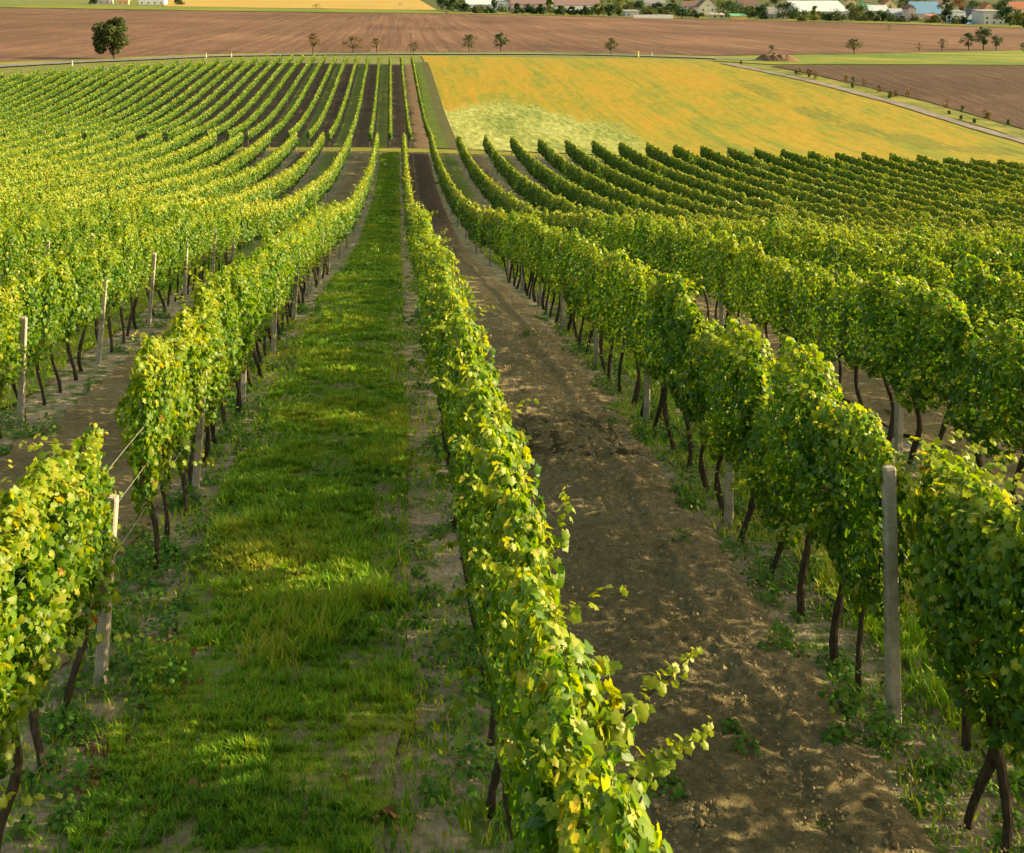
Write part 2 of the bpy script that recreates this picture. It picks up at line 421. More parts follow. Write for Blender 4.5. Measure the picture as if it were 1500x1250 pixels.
# strip of turf between last far row and the crop
loft("grass_strip", [(farx(2.3, y), y) for y in np.linspace(124.9, 240, 14)], [(farx(2.9, y), y) for y in np.linspace(124.9, 240, 14)], .13, M_STRIPG, 40, 4)
loft("grass_strip", [(farx(2.85, y), y) for y in np.linspace(124.9, 240, 14)], [(farx(3.35, y) + .5, y) for y in np.linspace(124.9, 240, 14)], .11, M_STRIP, 40, 4)

far_near = line([(-400, 118), (-150, 104), (0, 94), (150, 87), (300, 80.5), (450, 78.5), (620, 78), (800, 78), (930, 80.5), (1060, 82), (1200, 80), (1350, 77), (1500, 74), (1800, 70)])
far_far = line([(-500, 9), (-150, 11), (0, 12), (250, 16), (500, 19.5), (650, 21), (800, 23.5), (1000, 28), (1200, 33), (1350, 37), (1500, 43), (1900, 58)])
loft("ploughed_field", far_near, far_far, .12, M_PLOUGH, 120, 70)
loft("stubble_field", line([(240, 10), (400, 12.5), (560, 14.5), (640, 15.5)]), line([(225, -8), (380, -8), (520, -8), (600, -8)]), .35, M_GOLD, 30, 30)
loft("grass_verge", line([(-150, 10.6), (0, 11.6), (250, 15.6), (500, 19.2), (655, 20.6)]), line([(-150, 6), (0, 7), (250, 10.4), (500, 14.2), (645, 15.4)]), .3, M_MEADOW, 30, 6)
loft("grass_verge", line([(655, 20.8), (800, 23.3), (1000, 27.8), (1200, 32.8), (1350, 36.8), (1500, 42.8), (1800, 53)]), line([(655, 18), (800, 20.6), (1000, 25), (1200, 29.6), (1350, 33), (1500, 38.5), (1800, 48)]), .3, M_VERGE, 60, 6)
# brown field right of the track, meadow behind it
bl = line([(1130, 98), (1200, 112), (1280, 131), (1360, 150), (1440, 173), (1520, 196), (1640, 232)])
br = [at(1135, 96.5)] + line([(1300, 96), (1500, 97), (1700, 99), (1900, 104), (2000, 118), (2100, 140)])
loft("ploughed_field", bl, br, .10, M_BROWN, 50, 50)
loft("meadow", line([(1045, 90), (1130, 95.5), (1300, 95.2), (1500, 96.2), (1800, 99)]), line([(1060, 83), (1200, 80.5), (1350, 77.5), (1500, 74.5), (1800, 70.5)]), .14, M_MEADOW, 60, 20)
# road past the far block and the gravel track
def ribbon(name, pts, width, off, mat, n=120):
    P = np.array(pts); d = np.r_[0, np.cumsum(np.hypot(*np.diff(P, axis=0).T))]
    tt = np.linspace(0, d[-1], n)
    def sm(v):
        r = np.interp(tt, d, v); k = np.ones(7) / 7
        return np.convolve(np.pad(r, 3, mode='edge'), k, 'valid')
    x, y = sm(P[:, 0]), sm(P[:, 1])
    tx, ty = np.gradient(x), np.gradient(y); L = np.hypot(tx, ty); nx, ny = -ty / L, tx / L
    o = np.linspace(-.5, .5, 5) * width * (1 + .16 * fbm(tt[:, None] * .12 + np.array([0, 3, 6, 9, 12.]), tt[:, None] * 0 + width, 3, 60))
    sheet(name, x[:, None] + nx[:, None] * o, y[:, None] + ny[:, None] * o, off, mat)
    return x, y, nx, ny
road_pts = line([(-400, 124), (-150, 109), (0, 98.5), (150, 90.5), (300, 83.5), (450, 81), (620, 80), (800, 80), (930, 82.5), (1040, 86), (1130, 91)])
ribbon("road", road_pts, 4.5, .22, M_ROAD)
ribbon("road_verge", [(x, y + 5.5) for x, y in road_pts], 5.0, .20, M_MEADOW)
trk = ribbon("gravel_track", [at(1060, 93.5)] + tr_l, 2.4, .20, M_TRACK)
ribbon("track_verge", [(x + 3.4, y + 1.2) for x, y in tr_l], 4.2, .17, M_VERGE)

# ------------------------------------------------------------------ leaf clouds
def unit(a): return a / np.maximum(np.linalg.norm(a, axis=-1, keepdims=True), 1e-9)
L0 = np.array([(0,.08,0), (.30,-.16,-.03), (.50,.10,-.09), (.41,.33,-.03), (.54,.57,-.10), (.32,.71,-.04), (0,1.02,-.13),
               (-.32,.71,-.04), (-.54,.57,-.10), (-.41,.33,-.03), (-.50,.10,-.09), (-.30,-.16,-.03), (0,.36,.04)])
F0 = np.array([(i, (i + 1) % 12, 12) for i in range(12)])
L1 = np.array([(0,0,0), (.5,.25,-.12), (.34,.74,-.12), (0,1,-.04), (-.34,.74,-.12), (-.5,.25,-.12)])
F1 = np.array([(0,1,2,3), (0,3,4,5)])
L2 = np.array([(0,0,0), (.5,.45,-.1), (0,1,0), (-.5,.45,-.1)])
F2 = np.array([(0,1,2,3)])
TEMPL = [(L0, F0), (L1, F1), (L2, F2)]
def leaves(P, N, T, size, lod):
    """vertex and face arrays of leaves at P facing N with tips towards T"""
    L, Fc = TEMPL[lod]
    N = unit(N); T = unit(T - N * (T * N).sum(-1, keepdims=True)); Sd = np.cross(T, N)
    curl = rng.uniform(.3, 2.2, (len(P), 1, 1))
    V = P[:, None] + size[:, None, None] * (Sd[:, None] * L[None, :, 0:1] + (T[:, None] * (L[None, :, 1:2] - .4)) + N[:, None] * L[None, :, 2:3] * curl)
    idx = np.arange(len(P))[:, None, None] * len(L) + Fc[None]
    return V.reshape(-1, 3), idx.reshape(-1, Fc.shape[1]), len(L)
def leaf_obj(name, P, N, T, size, lod, tint, mat, extra=None):
    V, f, n = leaves(P, N, T, size, lod)
    tt = (np.asarray(tint)[:, None] + (rng.normal(0, .03, (len(P), n)) + np.where(np.arange(n) == n - 1, .07, 0) * (lod == 0))).ravel()
    tr = f if f.shape[1] == 3 else None; q = f if f.shape[1] == 4 else None
    return raw_mesh(name, V, q, tr, mat, tint=tt, smooth=lod < 2)

def tint_leaf(n, yellow=0.0):
    t = np.clip(rng.normal(.47 + yellow, .16, n), .02, .90)
    r = rng.random(n)
    t = np.where(r < .010 + .05 * max(yellow, 0), rng.uniform(.86, .92, n), t)
    return np.where(r > .996, 2.0, t)

def canopy(y0, y1, dens, sizes, lod, seed, yellow=0.0, zlo=.74, zhi=2.0, shoots=0, wide=.70, asym=0.0, bulge=0.0):
    """leaf points of a stretch of trellised vines along y, local ground at z=0"""
    n = int(dens * (y1 - y0))
    y = rng.uniform(y0, y1, n); g = vnoise(y * 1.15 + seed * 3.3, y * 0 + seed, 31)
    top = zhi + .15 * fbm(y * 1.7 + seed, y * 0 + 2.2, 3, 4); bot = zlo + .20 * fbm(y * 1.4 + seed * 5, y * 0 + 7, 3, 8)
    q = rng.random(n); h = q ** .85
    z = bot + (top - bot) * h
    w = np.interp(h, [0, .12, .4, .75, .93, 1.0], [.13, .22, .31, .27, .17, .07]) * wide
    sd = np.where(rng.random(n) < .5, -1., 1.)
    w = w * (1 + .62 * fbm(y * 2.1 + sd * 50 + seed, z * 2.3, 3, 12))
    w = w * (1 + asym * sd) * (1 + bulge * np.cos(y * 7.5)); z = z + .10 * bulge * np.cos(y * 7.5) * h
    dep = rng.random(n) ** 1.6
    x = sd * w * (1 - .75 * dep)
    N = np.stack([sd * .9, rng.normal(0, .3, n), .35 + .45 * (h > .85)], -1) + rng.normal(0, .58, (n, 3))
    T = np.stack([sd * .35, rng.normal(0, .5, n), -1 + 1.2 * (h > .88) * rng.random(n)], -1) + rng.normal(0, .45, (n, 3))
    size = sizes[0] + (sizes[1] - sizes[0]) * rng.random(n) ** 1.25
    t = tint_leaf(n, yellow) + .10 * g - .20 * dep + .17 * (h > .80)  # lighter tint for young, sunlit tops; shade painted into the inner leaves
    P = np.stack([x, y, z], -1)
    # young shoots that stand up or hang out of the canopy
    SP, SN, ST, SS, SC = [], [], [], [], []
    for _ in range(shoots):
        yy = rng.uniform(y0, y1); s = rng.choice([-1, 1]); L = rng.uniform(.22, .55)
        b = np.array([rng.uniform(-.1, .1), yy, zhi - .08]); d = np.array([s * rng.uniform(.1, .9), rng.normal(0, .4), rng.uniform(.3, 1.)])
        if rng.random() < .3: b[2] = rng.uniform(.9, 1.5); b[0] = s * .25; d = np.array([s * .9, rng.normal(0, .4), rng.uniform(-.5, .3)])
        d = d / np.linalg.norm(d); m = int(L / .035)
        for i in range(m):
            f = i / m; p = b + d * L * f + np.array([0, 0, -.12 * f * f])
            a = rng.uniform(0, 6.28); o = np.array([math.cos(a), math.sin(a), rng.uniform(-.2, .5)])
            SP.append(p + o * .035); SN.append(np.array([0, 0, 1.]) + .7 * o + rng.normal(0, .3, 3)); ST.append(o + d * .4 - np.array([0, 0, .4]))
            SS.append(sizes[1] * (1.0 - .68 * f)); SC.append(np.clip(.66 + .14 * f + rng.normal(0, .06), 0, .88))
    if SP:
        P = np.vstack([P, SP]); N = np.vstack([N, SN]); T = np.vstack([T, ST]); size = np.r_[size, SS]; t = np.r_[t, SC]
    t = np.where(t > 1.5, rng.uniform(.95, 1.0, len(t)), np.clip(t, 0, .86))
    return P, N, T, size, t

# ------------------------------------------------------------------ vines of the near block
SPC = .78
def make_trunk(seed):
    r = random.Random(seed); m = MB()
    lean = r.uniform(-.04, .04); ly = r.uniform(-.14, .14); pts = []; rad = []
    for i in range(8):
        t = i / 7; pts.append((lean * t + .05 * math.sin(t * 5 + seed), ly * t + .05 * math.sin(t * 4 + seed * 2), -.12 + t * .98)); rad.append(.031 - .008 * t + .012 * (i == 0) + .012 * (r.random() - .5))
    m.tube(pts, rad, 8, True, .35, r)
    hd = pts[-1]
    for s in (-1, 1):
        m.tube([(hd[0], hd[1], hd[2] - .06), (hd[0] + .02 * s, hd[1] + s * .12, hd[2] + .05), (hd[0], hd[1] + s * .34, hd[2] + .07), (hd[0] + .03, hd[1] + s * .42, hd[2] + .3)], [.020, .016, .012, .006], 6, True, .3, r)
    return m.mesh("trunk", M_BARK, False)
TRUNKS = [make_trunk(i) for i in range(9)]
NV0, NV1 = 9, 8
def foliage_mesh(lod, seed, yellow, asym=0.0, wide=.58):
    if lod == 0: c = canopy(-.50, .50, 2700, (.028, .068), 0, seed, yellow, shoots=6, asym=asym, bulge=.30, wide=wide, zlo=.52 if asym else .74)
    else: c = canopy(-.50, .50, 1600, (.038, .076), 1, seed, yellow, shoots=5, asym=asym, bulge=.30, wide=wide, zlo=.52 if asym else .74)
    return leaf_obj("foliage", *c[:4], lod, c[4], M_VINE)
FOL = {(0, 0): [foliage_mesh(0, i, .0) for i in range(NV0)], (0, 1): [foliage_mesh(0, 40 + i, .03) for i in range(5)],
       (1, 0): [foliage_mesh(1, 80 + i, .0) for i in range(NV1)], (1, 1): [foliage_mesh(1, 120 + i, .02) for i in range(NV1)]}
FOL[(0, 2)] = [foliage_mesh(0, 160 + i, .0, .40, .50) for i in range(6)]; FOL[(1, 2)] = [foliage_mesh(1, 180 + i, .0, .30, .54) for i in range(5)]
ORD = ['zeroth', 'first', 'second', 'third', 'fourth', 'fifth', 'sixth', 'seventh', 'eighth', 'ninth', 'tenth', 'eleventh', 'twelfth', 'thirteenth', 'fourteenth', 'fifteenth', 'sixteenth', 'seventeenth', 'eighteenth', 'nineteenth', 'twentieth']
TENS = {20: 'twenty', 30: 'thirty'}
def nth(n):
    if n <= 20: return ORD[n]
    if n == 30: return 'thirtieth'
    return TENS[n // 10 * 10] + '-' + ORD[n % 10]
def row_name(k):
    if k == 0: return "the middle row between grass lane and bare soil lane"
    if k == -1: return "the row along the left side of the middle grass lane"
    if k == 1: return "the row along the right side of the bare soil lane"
    if k < 0: return "the %s row left of the middle grass lane" % nth(-k)
    return "the %s row right of the bare soil lane" % nth(k)
POST0, POSTD = {1: 7.78, -1: 8.45}, 3.9
def post_ys(k):
    p0 = POST0.get(k, 7.0 + ((k * 1.7) % 3.9))
    return [p0 + POSTD * i for i in range(-1, 32) if p0 + POSTD * i > 2.2]
GAP = (8.15, 10.2)                                    # a vine is missing in the left row here
YLIM = 36.5
def in_view(x, y, m=0.0): return -.3435 * y - m <= x <= .539 * y + m
NEARV = []
for k in range(-6, 9):
    y = 3.0 + ((k * .37) % .78)
    while y < YLIM:
        if in_view(rowx(k), y, .45) and y > 2.6 and not (k == -1 and GAP[0] < y < GAP[1]) and not (k == 1 and 6.5 < y < 8.5): NEARV.append((k, y + random.uniform(-.06, .06)))
        y += SPC
NEARV += [(1, 6.72), (1, 8.32), (1, 7.56)]
def copy_part(src_me, name, parent):
    o = bpy.data.objects.new(name, src_me); COL.objects.link(o); o.parent = parent; return o
def vine_label(k, y):
    if k == -1 and y < GAP[0]: return "pale sunlit grapevine at the left edge, in front of the gap with bare wires"
    if k in (1, -1):
        ps = post_ys(k); first = [p for p in ps if in_view(rowx(k), p)]
        i = sum(1 for p in first if p < y)
        side = "left row beside the grass lane" if k == -1 else "right row beside the soil lane"
        if i == 0: return "big leafy grapevine in front of the first concrete post, %s" % side
        if i <= 5: return "grapevine between the %s and %s concrete posts, %s" % (ORD[i], ORD[i+1], side)
        return "small distant grapevine beyond the sixth concrete post, %s" % side
    return "leafy grapevine in %s" % row_name(k)
print("near vines", len(NEARV))
for i, (k, y) in enumerate(NEARV):
    x = rowx(k) + random.uniform(-.03, .03)
    if k == 0: x += .04 * min(1, max(0, (24 - y) / 14))
    if k == 1 and y == 7.56: x += .30
    lab = vine_label(k, y); grp = "grapevines: " + lab
    special = (k == 0 and 4.2 < y < 4.9)
    t = thing("grapevine", lab, "grapevine", (x, y, float(zt(x, y)) + .03), math.pi * random.randint(0, 1), grp)
    s = random.uniform(.93, 1.07)
    t.scale = (s * random.uniform(.80, 1.22), 1.0, random.uniform(.89, 1.06))
    lod = 0 if y < 15 else 1
    ye = 1 if (k < 0 or random.random() < .06) else 0
    if k == 0: ye = 2; t.rotation_euler.z = 0
    fo = copy_part(random.choice(FOL[(lod, ye)]), "foliage", t)
    if any(abs(y - b) < .42 for b in (10.5, 15.7, 24.0)):   # foliage raised or vines shortened here to let sun bands through
        if k == 0: fo.location.z = .16
        if k == 1: t.scale.z *= .84
    if k == -1 and y < GAP[0]: t.scale.x = 1.1; t.scale.z = .93 if y < 7.6 else .90
    copy_part(random.choice(TRUNKS), "trunk", t)
    if special:
        t.rotation_euler.z = 0; t.scale = (1, 1, 1)
        t['label'] = "grapevine throwing two long leafy shoots out over the bare soil lane"; del t['group']
        for (b, d, L) in (((.10, -.15, 1.74), (.84, .1, .46), .56), ((.10, -.38, 1.72), (.9, .05, .30), .50)):
            P, N, T, SZ, C = [], [], [], [], []
            d = np.array(d) / np.linalg.norm(d); m = 80
            for j in range(m):
                f = j / m; a = rng.uniform(0, 6.28); o = np.array([math.cos(a) * .5, math.sin(a), rng.uniform(-.4, .7)])
                P.append(np.array(b) + d * L * f + np.array([0, 0, .1 * f * f]) + o * rng.uniform(.04, .15) * (1.2 - f)); N.append(np.array([.3, -.3, .8]) + .9 * o + rng.normal(0, .4, 3)); T.append(o + d * .5 - np.array([0, 0, .5]))
                SZ.append(rng.uniform(.040, .080) * (1.1 - .75 * f)); C.append(np.clip(.66 + .1 * f + rng.normal(0, .06), 0, .86))
            cm = MB(); cm.tube([tuple(np.array(b) + d * L * f + np.array([0, 0, .1 * f * f])) for f in np.linspace(0, 1, 8)], np.linspace(.006, .002, 8), 6); copy_part(cm.mesh("cane", M_BARK), "cane", t)
            copy_part(leaf_obj("shoot", np.array(P), np.array(N), np.array(T), np.array(SZ), 0, np.array(C), M_VINE), "shoot_leaves", t)

for t in [o for o in COL.objects if o.name.startswith("grapevine") and o.type == 'EMPTY' and abs(o.location.y - 6.15) < .39 and abs(o.location.x - rowx(0)) < .2][:1]:
    m = 34; f = np.linspace(0, 1, m); a = rng.uniform(0, 6.28, m); o = np.stack([np.cos(a), np.sin(a), rng.uniform(-.3, .4, m)], -1)
    P = np.stack([.16 + .16 * f, -.05 + .05 * f, 1.55 + .55 * f], -1) + o * .045; t.rotation_euler.z = 0
    t['label'] = "grapevine with one thin upright shoot beside the bare soil lane"; del t['group']
    copy_part(leaf_obj("shoot", P, o + [0, -.3, .8], o + [0, 0, -.3], .075 * (1 - .5 * f), 0, np.clip(.68 + rng.normal(0, .07, m), 0, .88), M_VINE), "shoot_leaves", t)
# posts of the near rows
def post_mesh():
    m = MB(); a, c = .040, .010; H = 1.80
    ring = [(a-c, -a), (a, -a+c), (a, a-c), (a-c, a), (-a+c, a), (-a, a-c), (-a, -a+c), (-a+c, -a)]
    zs = [(-.25, 1.05), (.4, 1.02), (1.2, .98), (H - .02, .96), (H, .82)]
    for z, s in zs: m.V += [(x * s, y * s, z) for x, y in ring]
    for i in range(len(zs) - 1):
        for k in range(8): m.Q.append((i*8+k, i*8+(k+1)%8, (i+1)*8+(k+1)%8, (i+1)*8+k))
    e = m.n(); m.V.append((0, 0, H)); o = (len(zs)-1)*8
    for k in range(8): m.T.append((o+k, o+(k+1)%8, e))
    return m.mesh("trellis_post", M_POST)
PM = post_mesh()
for k in (-3, -2, -1, 1, 2, 3):
    n = 0
    for y in post_ys(k):
        if y > YLIM: break
        x = rowx(k) + (-.03 if k == 1 else .05 if k < 0 else 0)
        if not in_view(x, y, .2): continue
        n += 1
        o = link("trellis_post", PM, None, (x, y, float(zt(x, y)) - (.36 if k < 0 else 0)))
        o.rotation_euler = (random.uniform(-.03, .03), random.uniform(-.03, .03) + (.05 if k < 0 else 0), random.uniform(-.2, .2))
        side = row_name(k)
        where = {-1: "the left row beside the grass lane", 1: "the right row beside the soil lane"}.get(k) or ("%s row left of the grass lane" % nth(-k) if k < 0 else "%s row right of the soil lane" % nth(k))
        tag(o, "grey concrete post, %s from the camera, in %s" % (nth(n), where), "post", "concrete posts of the near vine rows")
# wires of the left row, bare where the vine is missing
for h, nm in ((.78, "lowest"), (1.15, "middle"), (1.5, "topmost")):
    m = MB(); ys = np.arange(3, 37, .9)
    x = rowx(-1) + .06
    m.tube([(x, y, float(zt(x, y)) + h + .012 * math.sin(y * 1.6)) for y in ys], [.0028] * len(ys), 5, False)
    tag(link("trellis_wire", m.mesh("trellis_wire", M_WIRE)), "%s of the thin bare wires crossing the gap in the left vine row" % nm, "wire", "trellis wires")

# ------------------------------------------------------------------ farther vine rows
ppost = PM
def row_foliage(k, segs, xf, seed, yellow, wide=.56, zhi=2.04):
    Ps, Ns, Ts, Ss, Cs = [], [], [], [], []
    for (a, b) in segs:
        y = a
        while y < b - .01:
            e = min(b, y + (6 if y < 60 else 10))
            mid = (y + e) / 2
            sz = np.interp(mid, [5, 20, 40, 60, 90, 125, 180, 240], [.10, .10, .11, .13, .165, .20, .24, .27])
            dens = np.interp(mid, [5, 20, 40, 60, 90, 125, 180, 240], [700, 900, 950, 800, 560, 400, 270, 220])
            P, N, T, s_, c = canopy(y, e, dens, (sz * .75, sz * 1.2), 2, seed + k * 1.37, yellow, zhi=zhi, wide=wide, shoots=int((e - y) * (1.2 if mid < 90 else .3)))
            xx = np.array(xf(P[:, 1])); P = P.copy(); c = np.where(c < .86, np.clip(c + .16 * (P[:, 2] > 1.62) - .12 * (P[:, 2] < 1.1), 0, .86), c); P[:, 2] += zt(xx, P[:, 1]) + .02; P[:, 0] += xx  # sunlit row tops painted in as a lighter tint; low leaves darker
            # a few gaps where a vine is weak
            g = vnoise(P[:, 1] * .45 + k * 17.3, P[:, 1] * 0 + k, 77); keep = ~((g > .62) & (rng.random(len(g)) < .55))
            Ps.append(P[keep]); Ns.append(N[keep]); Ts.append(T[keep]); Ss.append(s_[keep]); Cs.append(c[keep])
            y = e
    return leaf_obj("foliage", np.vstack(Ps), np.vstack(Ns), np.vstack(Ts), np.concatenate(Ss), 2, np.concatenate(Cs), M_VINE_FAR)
for k in range(-17, 29):
    x = rowx(k)
    ye = 0
    if x < 0: ye = max(ye, -x / .3435)
    else: ye = max(ye, x / .539)
    segs = []
    mine = [y for kk, y in NEARV if kk == k]
    if ye < YLIM:
        y_in = min(mine) - .42 if mine else ye
        pre = (max(1.8, ye - 9), y_in) if k > 0 else (max(1.8, ye - 4), y_in)
        if pre[1] > pre[0] + .5: segs.append(pre)
        start = YLIM
    else: start = max(YLIM, ye - 7)
    if start < Y1 - 2: segs.append((start, Y1))
    if not segs: continue
    where = ("%s vine row left of the middle grass lane" % nth(-k)) if k < 0 else ("%s vine row right of the bare soil lane" % nth(k))
    if k == -1: where = "vine row along the left side of the middle grass lane"
    if k == 0: where = "vine row in the middle between grass lane and soil lane"
    if k == 1: where = "vine row along the right side of the bare soil lane"
    t = thing("vine_row", "far stretch of the %s" % where, "vine row", (x, segs[-1][0], float(zt(x, segs[-1][0]))), 0, "vine rows of the near block")
    me = row_foliage(k, segs, lambda y, x=x: np.full(len(y), x), 3, -.03 if k < 0 else .0)
    o = copy_part(me, "foliage", t); o.matrix_parent_inverse = t.matrix_basis.inverted()
    for y in post_ys(k)[::2]:
        if start < y < Y1 and in_view(x, y, 1):
            p = copy_part(ppost, "post", t); p.location = (random.uniform(-.05, .05), y - t.location.y, float(zt(x, y)) - t.location.z + random.uniform(.05, .2))
    p = copy_part(ppost, "post", t); p.location = (0, Y1 + .15 - t.location.y, float(zt(x, Y1)) - t.location.z + .02)
for k in range(-33, 3):
    x0 = k * FS; ye = yfend(x0)
    ys0 = YF0
    while ys0 < ye and farx(k, ys0) < -.3435 * ys0 - 5: ys0 += 2
    if ys0 > ye - 4: continue
    xf = lambda y, k=k: -12.4 * y / F + k * FS
    n = 3 - k
    lab = "far block vine row, %s from the yellow field" % nth(n) if n > 1 else "far block vine row nearest to the yellow field"
    xs = farx(k, ys0)
    t = thing("vine_row", lab, "vine row", (xs, ys0, float(zt(xs, ys0))), 0, "vine rows of the far block")
    o = copy_part(row_foliage(k, [(ys0, ye)], xf, 51, -.05, .50, 1.62), "foliage", t); o.matrix_parent_inverse = t.matrix_basis.inverted()
    for y in list(np.arange(ys0 + .1 if ys0 == YF0 else ys0 + 8, ye, 24)):
        xx = farx(k, y); p = copy_part(ppost, "post", t); p.location = (xx - xs, y - ys0, float(zt(xx, y)) - t.location.z + .1)

# ------------------------------------------------------------------ grass, weeds, litter
def blades(n, xr, yr, hr, wr, seed, cover=-.35, tshift=0.0, lane=True):
    x = rng.uniform(*xr, n); y = rng.uniform(*yr, n)
    d = fbm(x * 1.5 + seed, y * 1.1, 4, seed); mid = (xr[0] + xr[1]) / 2; half = (xr[1] - xr[0]) / 2
    e = np.abs(x - mid) / half
    keep = (d > cover + .9 * np.clip(e - .62, 0, 1) * 2.2) | (rng.random(n) < .10)
    x, y, d, e = x[keep], y[keep], d[keep], e[keep]; n = len(x)
    # tufts: pull blades to tuft centres
    cx = np.floor(x * 9) / 9 + .055; cy = np.floor(y * 8) / 8 + .06
    pull = rng.random(n) * .7; jx = vnoise(cx * 31, cy * 17, 2) * .06; jy = vnoise(cx * 13, cy * 29, 3) * .06
    x = x + (cx + jx - x) * pull; y = y + (cy + jy - y) * pull
    h = rng.uniform(*hr, n) * (1 + .5 * fbm(x * 2.2, y * 2.2, 3, 6)) * (1 + .5 * np.clip(vnoise(cx * 9, cy * 9, 8), -1, 1))
    a = rng.uniform(0, 6.28, n); w = rng.uniform(*wr, n); ln = rng.uniform(.15, 1.0, n) * h
    dx, dy = np.cos(a), np.sin(a); px, py = -dy, dx
    b = np.stack([x, y, zt(x, y) + .035], -1)
    side = np.stack([px, py, px * 0], -1) * w[:, None]
    m = b + np.stack([dx * ln * .35, dy * ln * .35, h * .6], -1); t = b + np.stack([dx * ln, dy * ln, h * .95], -1)
    V = np.stack([b - side, b + side, m + side * .75, m - side * .75, t], 1).reshape(-1, 3)
    i = np.arange(n)[:, None] * 5
    tint = np.clip(.42 + tshift + .14 * d + .28 * vnoise(x * .7, y * 1.3, 41) + .18 * vnoise(cx * 37, cy * 23, 14) + rng.normal(0, .17, n), 0, 1)
    tint = np.where(rng.random(n) < .02, .97, tint)
    return V, i + np.array([[0, 1, 2, 3]]), i + np.array([[3, 2, 4]]), np.repeat(tint, 5)
def join(parts):
    Vs, Qs, Ts, Cs, o = [], [], [], [], 0
    for V, q, t, c in parts:
        Vs.append(V); Qs.append(q + o); Ts.append(t + o); Cs.append(c); o += len(V)
    return np.vstack(Vs), np.vstack(Qs), np.vstack(Ts), np.concatenate(Cs)
ga, gb = rowx(-1) + .34, rowx(0) - .44
parts = [blades(150000, (ga, gb), (3.6, 9), (.035, .090), (.0030, .0055), 1, -.32), blades(110000, (ga, gb), (9, 17), (.04, .10), (.005, .009), 2, -.32),
         blades(70000, (ga, gb), (17, 34), (.05, .10), (.008, .014), 3), blades(45000, (ga, gb), (34, 75), (.06, .11), (.016, .03), 4), blades(26000, (ga, gb), (74, 120), (.05, .10), (.03, .05), 12),
         blades(800, (-1.00, -0.50), (8.95, 9.45), (.07, .24), (.003, .005), 50, -2, .25),
         blades(420, (-1.20, -0.90), (8.70, 9.30), (.07, .24), (.003, .005), 51, -2, .25),
         blades(420, (-0.75, -0.35), (9.30, 9.70), (.07, .24), (.003, .005), 52, -2, .25),
         blades(420, (-1.20, -0.60), (9.58, 9.82), (.07, .24), (.003, .005), 53, -2, .25),
         blades(300, (-0.65, -0.15), (9.65, 9.85), (.07, .24), (.003, .005), 54, -2, .25),
         blades(240, (-0.97, -0.73), (8.50, 8.90), (.07, .24), (.003, .005), 55, -2, .25),
         blades(200, (-0.40, 0.00), (9.72, 9.88), (.07, .24), (.003, .005), 56, -2, .25),
         blades(26000, (rowx(1) + .35, rowx(2) - .35), (6, 20), (.06, .14), (.005, .009), 6, -1, .2),
         blades(16000, (rowx(1) + .35, rowx(2) - .35), (20, 50), (.06, .14), (.012, .02), 7, -1, .1),
         blades(9000, (rowx(-1) - .3, ga + .2), (4, 24), (.03, .10), (.004, .008), 9, -.1, .1), blades(7000, (gb - .2, rowx(0) + .2), (4, 24), (.03, .09), (.004, .008), 10, -.1, .1),
         blades(9000, (rowx(1) - .3, rowx(1) + .5), (5.5, 24), (.03, .10), (.004, .008), 11, .0, .1),
         blades(9000, (rowx(-3) + .3, rowx(-2) - .3), (14, 40), (.06, .14), (.01, .016), 8, -1, .1)]
V, q, t, c = join(parts)
tag(link("grass", raw_mesh("grass", V, q, t, M_GRASS, tint=c)), "short green grass growing in the lanes between the near vine rows", "grass", kind='stuff')

def scatter_leaves(pts, spread, hmax, sizes, per, lod=1):
    P, N, T, Sz = [], [], [], []
    for (x, y, s) in pts:
        n = int(per * s); a = rng.uniform(0, 6.28, n); r = spread * s * np.sqrt(rng.random(n))
        px, py = x + np.cos(a) * r, y + np.sin(a) * r
        hh = hmax * s * (1 - (r / (spread * s)) ** 2) * rng.random(n)
        P.append(np.stack([px, py, zt(px, py) + .045 + hh], -1)); N.append(np.stack([np.cos(a) * .5, np.sin(a) * .5, np.ones(n)], -1) + rng.normal(0, .35, (n, 3)))
        T.append(np.stack([np.cos(a), np.sin(a), -.3 * np.ones(n)], -1)); Sz.append(rng.uniform(*sizes, n))
    return np.vstack(P), np.vstack(N), np.vstack(T), np.concatenate(Sz)
pts = []
for k, n in ((-1, 150), (0, 90), (1, 120), (-2, 50), (2, 40)):
    for _ in range(n):
        y = 4 + 22 * rng.random() ** 1.5; pts.append((rowx(k) + rng.normal(.08 if k < 0 else 0, .26), y, rng.uniform(.5, 1.3)))
for u, v, s in ((210, 860, 2.2), (280, 830, 2.4), (160, 960, 2.0), (200, 1000, 2.2), (250, 1010, 1.6), (180, 880, 2.2), (700, 1010, 1.8), (730, 950, 1.8), (690, 760, 2.0), (680, 1170, 1.8), (1110, 820, 2.0), (1130, 850, 1.6), (1250, 1040, 1.6), (1320, 1100, 1.6), (880, 540, 2.4), (1090, 1110, .8), (980, 1170, .8), (1070, 1080, .6)):
    x, y = at(u, v); pts.append((x, y, s))
P, N, T, Sz = scatter_leaves(pts, .16, .19, (.018, .050), 85)
tag(link("weeds", leaf_obj("weeds", P, N, T, Sz, 1, np.clip(rng.normal(.5, .2, len(P)), 0, 1), M_WEED)), "low broad leaved weeds along the feet of the near vines", "weeds", kind='stuff')
pts = [(*at(u, v), s) for u, v, s in ((290, 965, 1.2), (265, 1010, 1.2), (275, 1020, .8), (145, 1105, .8), (140, 1150, .8), (305, 1130, 1.1), (280, 1165, 1.2), (220, 1190, .8), (385, 835, 1.0), (430, 830, .8), (535, 583, 1.1), (555, 1215, .8), (250, 945, 1.), (180, 1100, .6), (720, 1035, .4), (545, 405, 1.2), (450, 870, .5))]
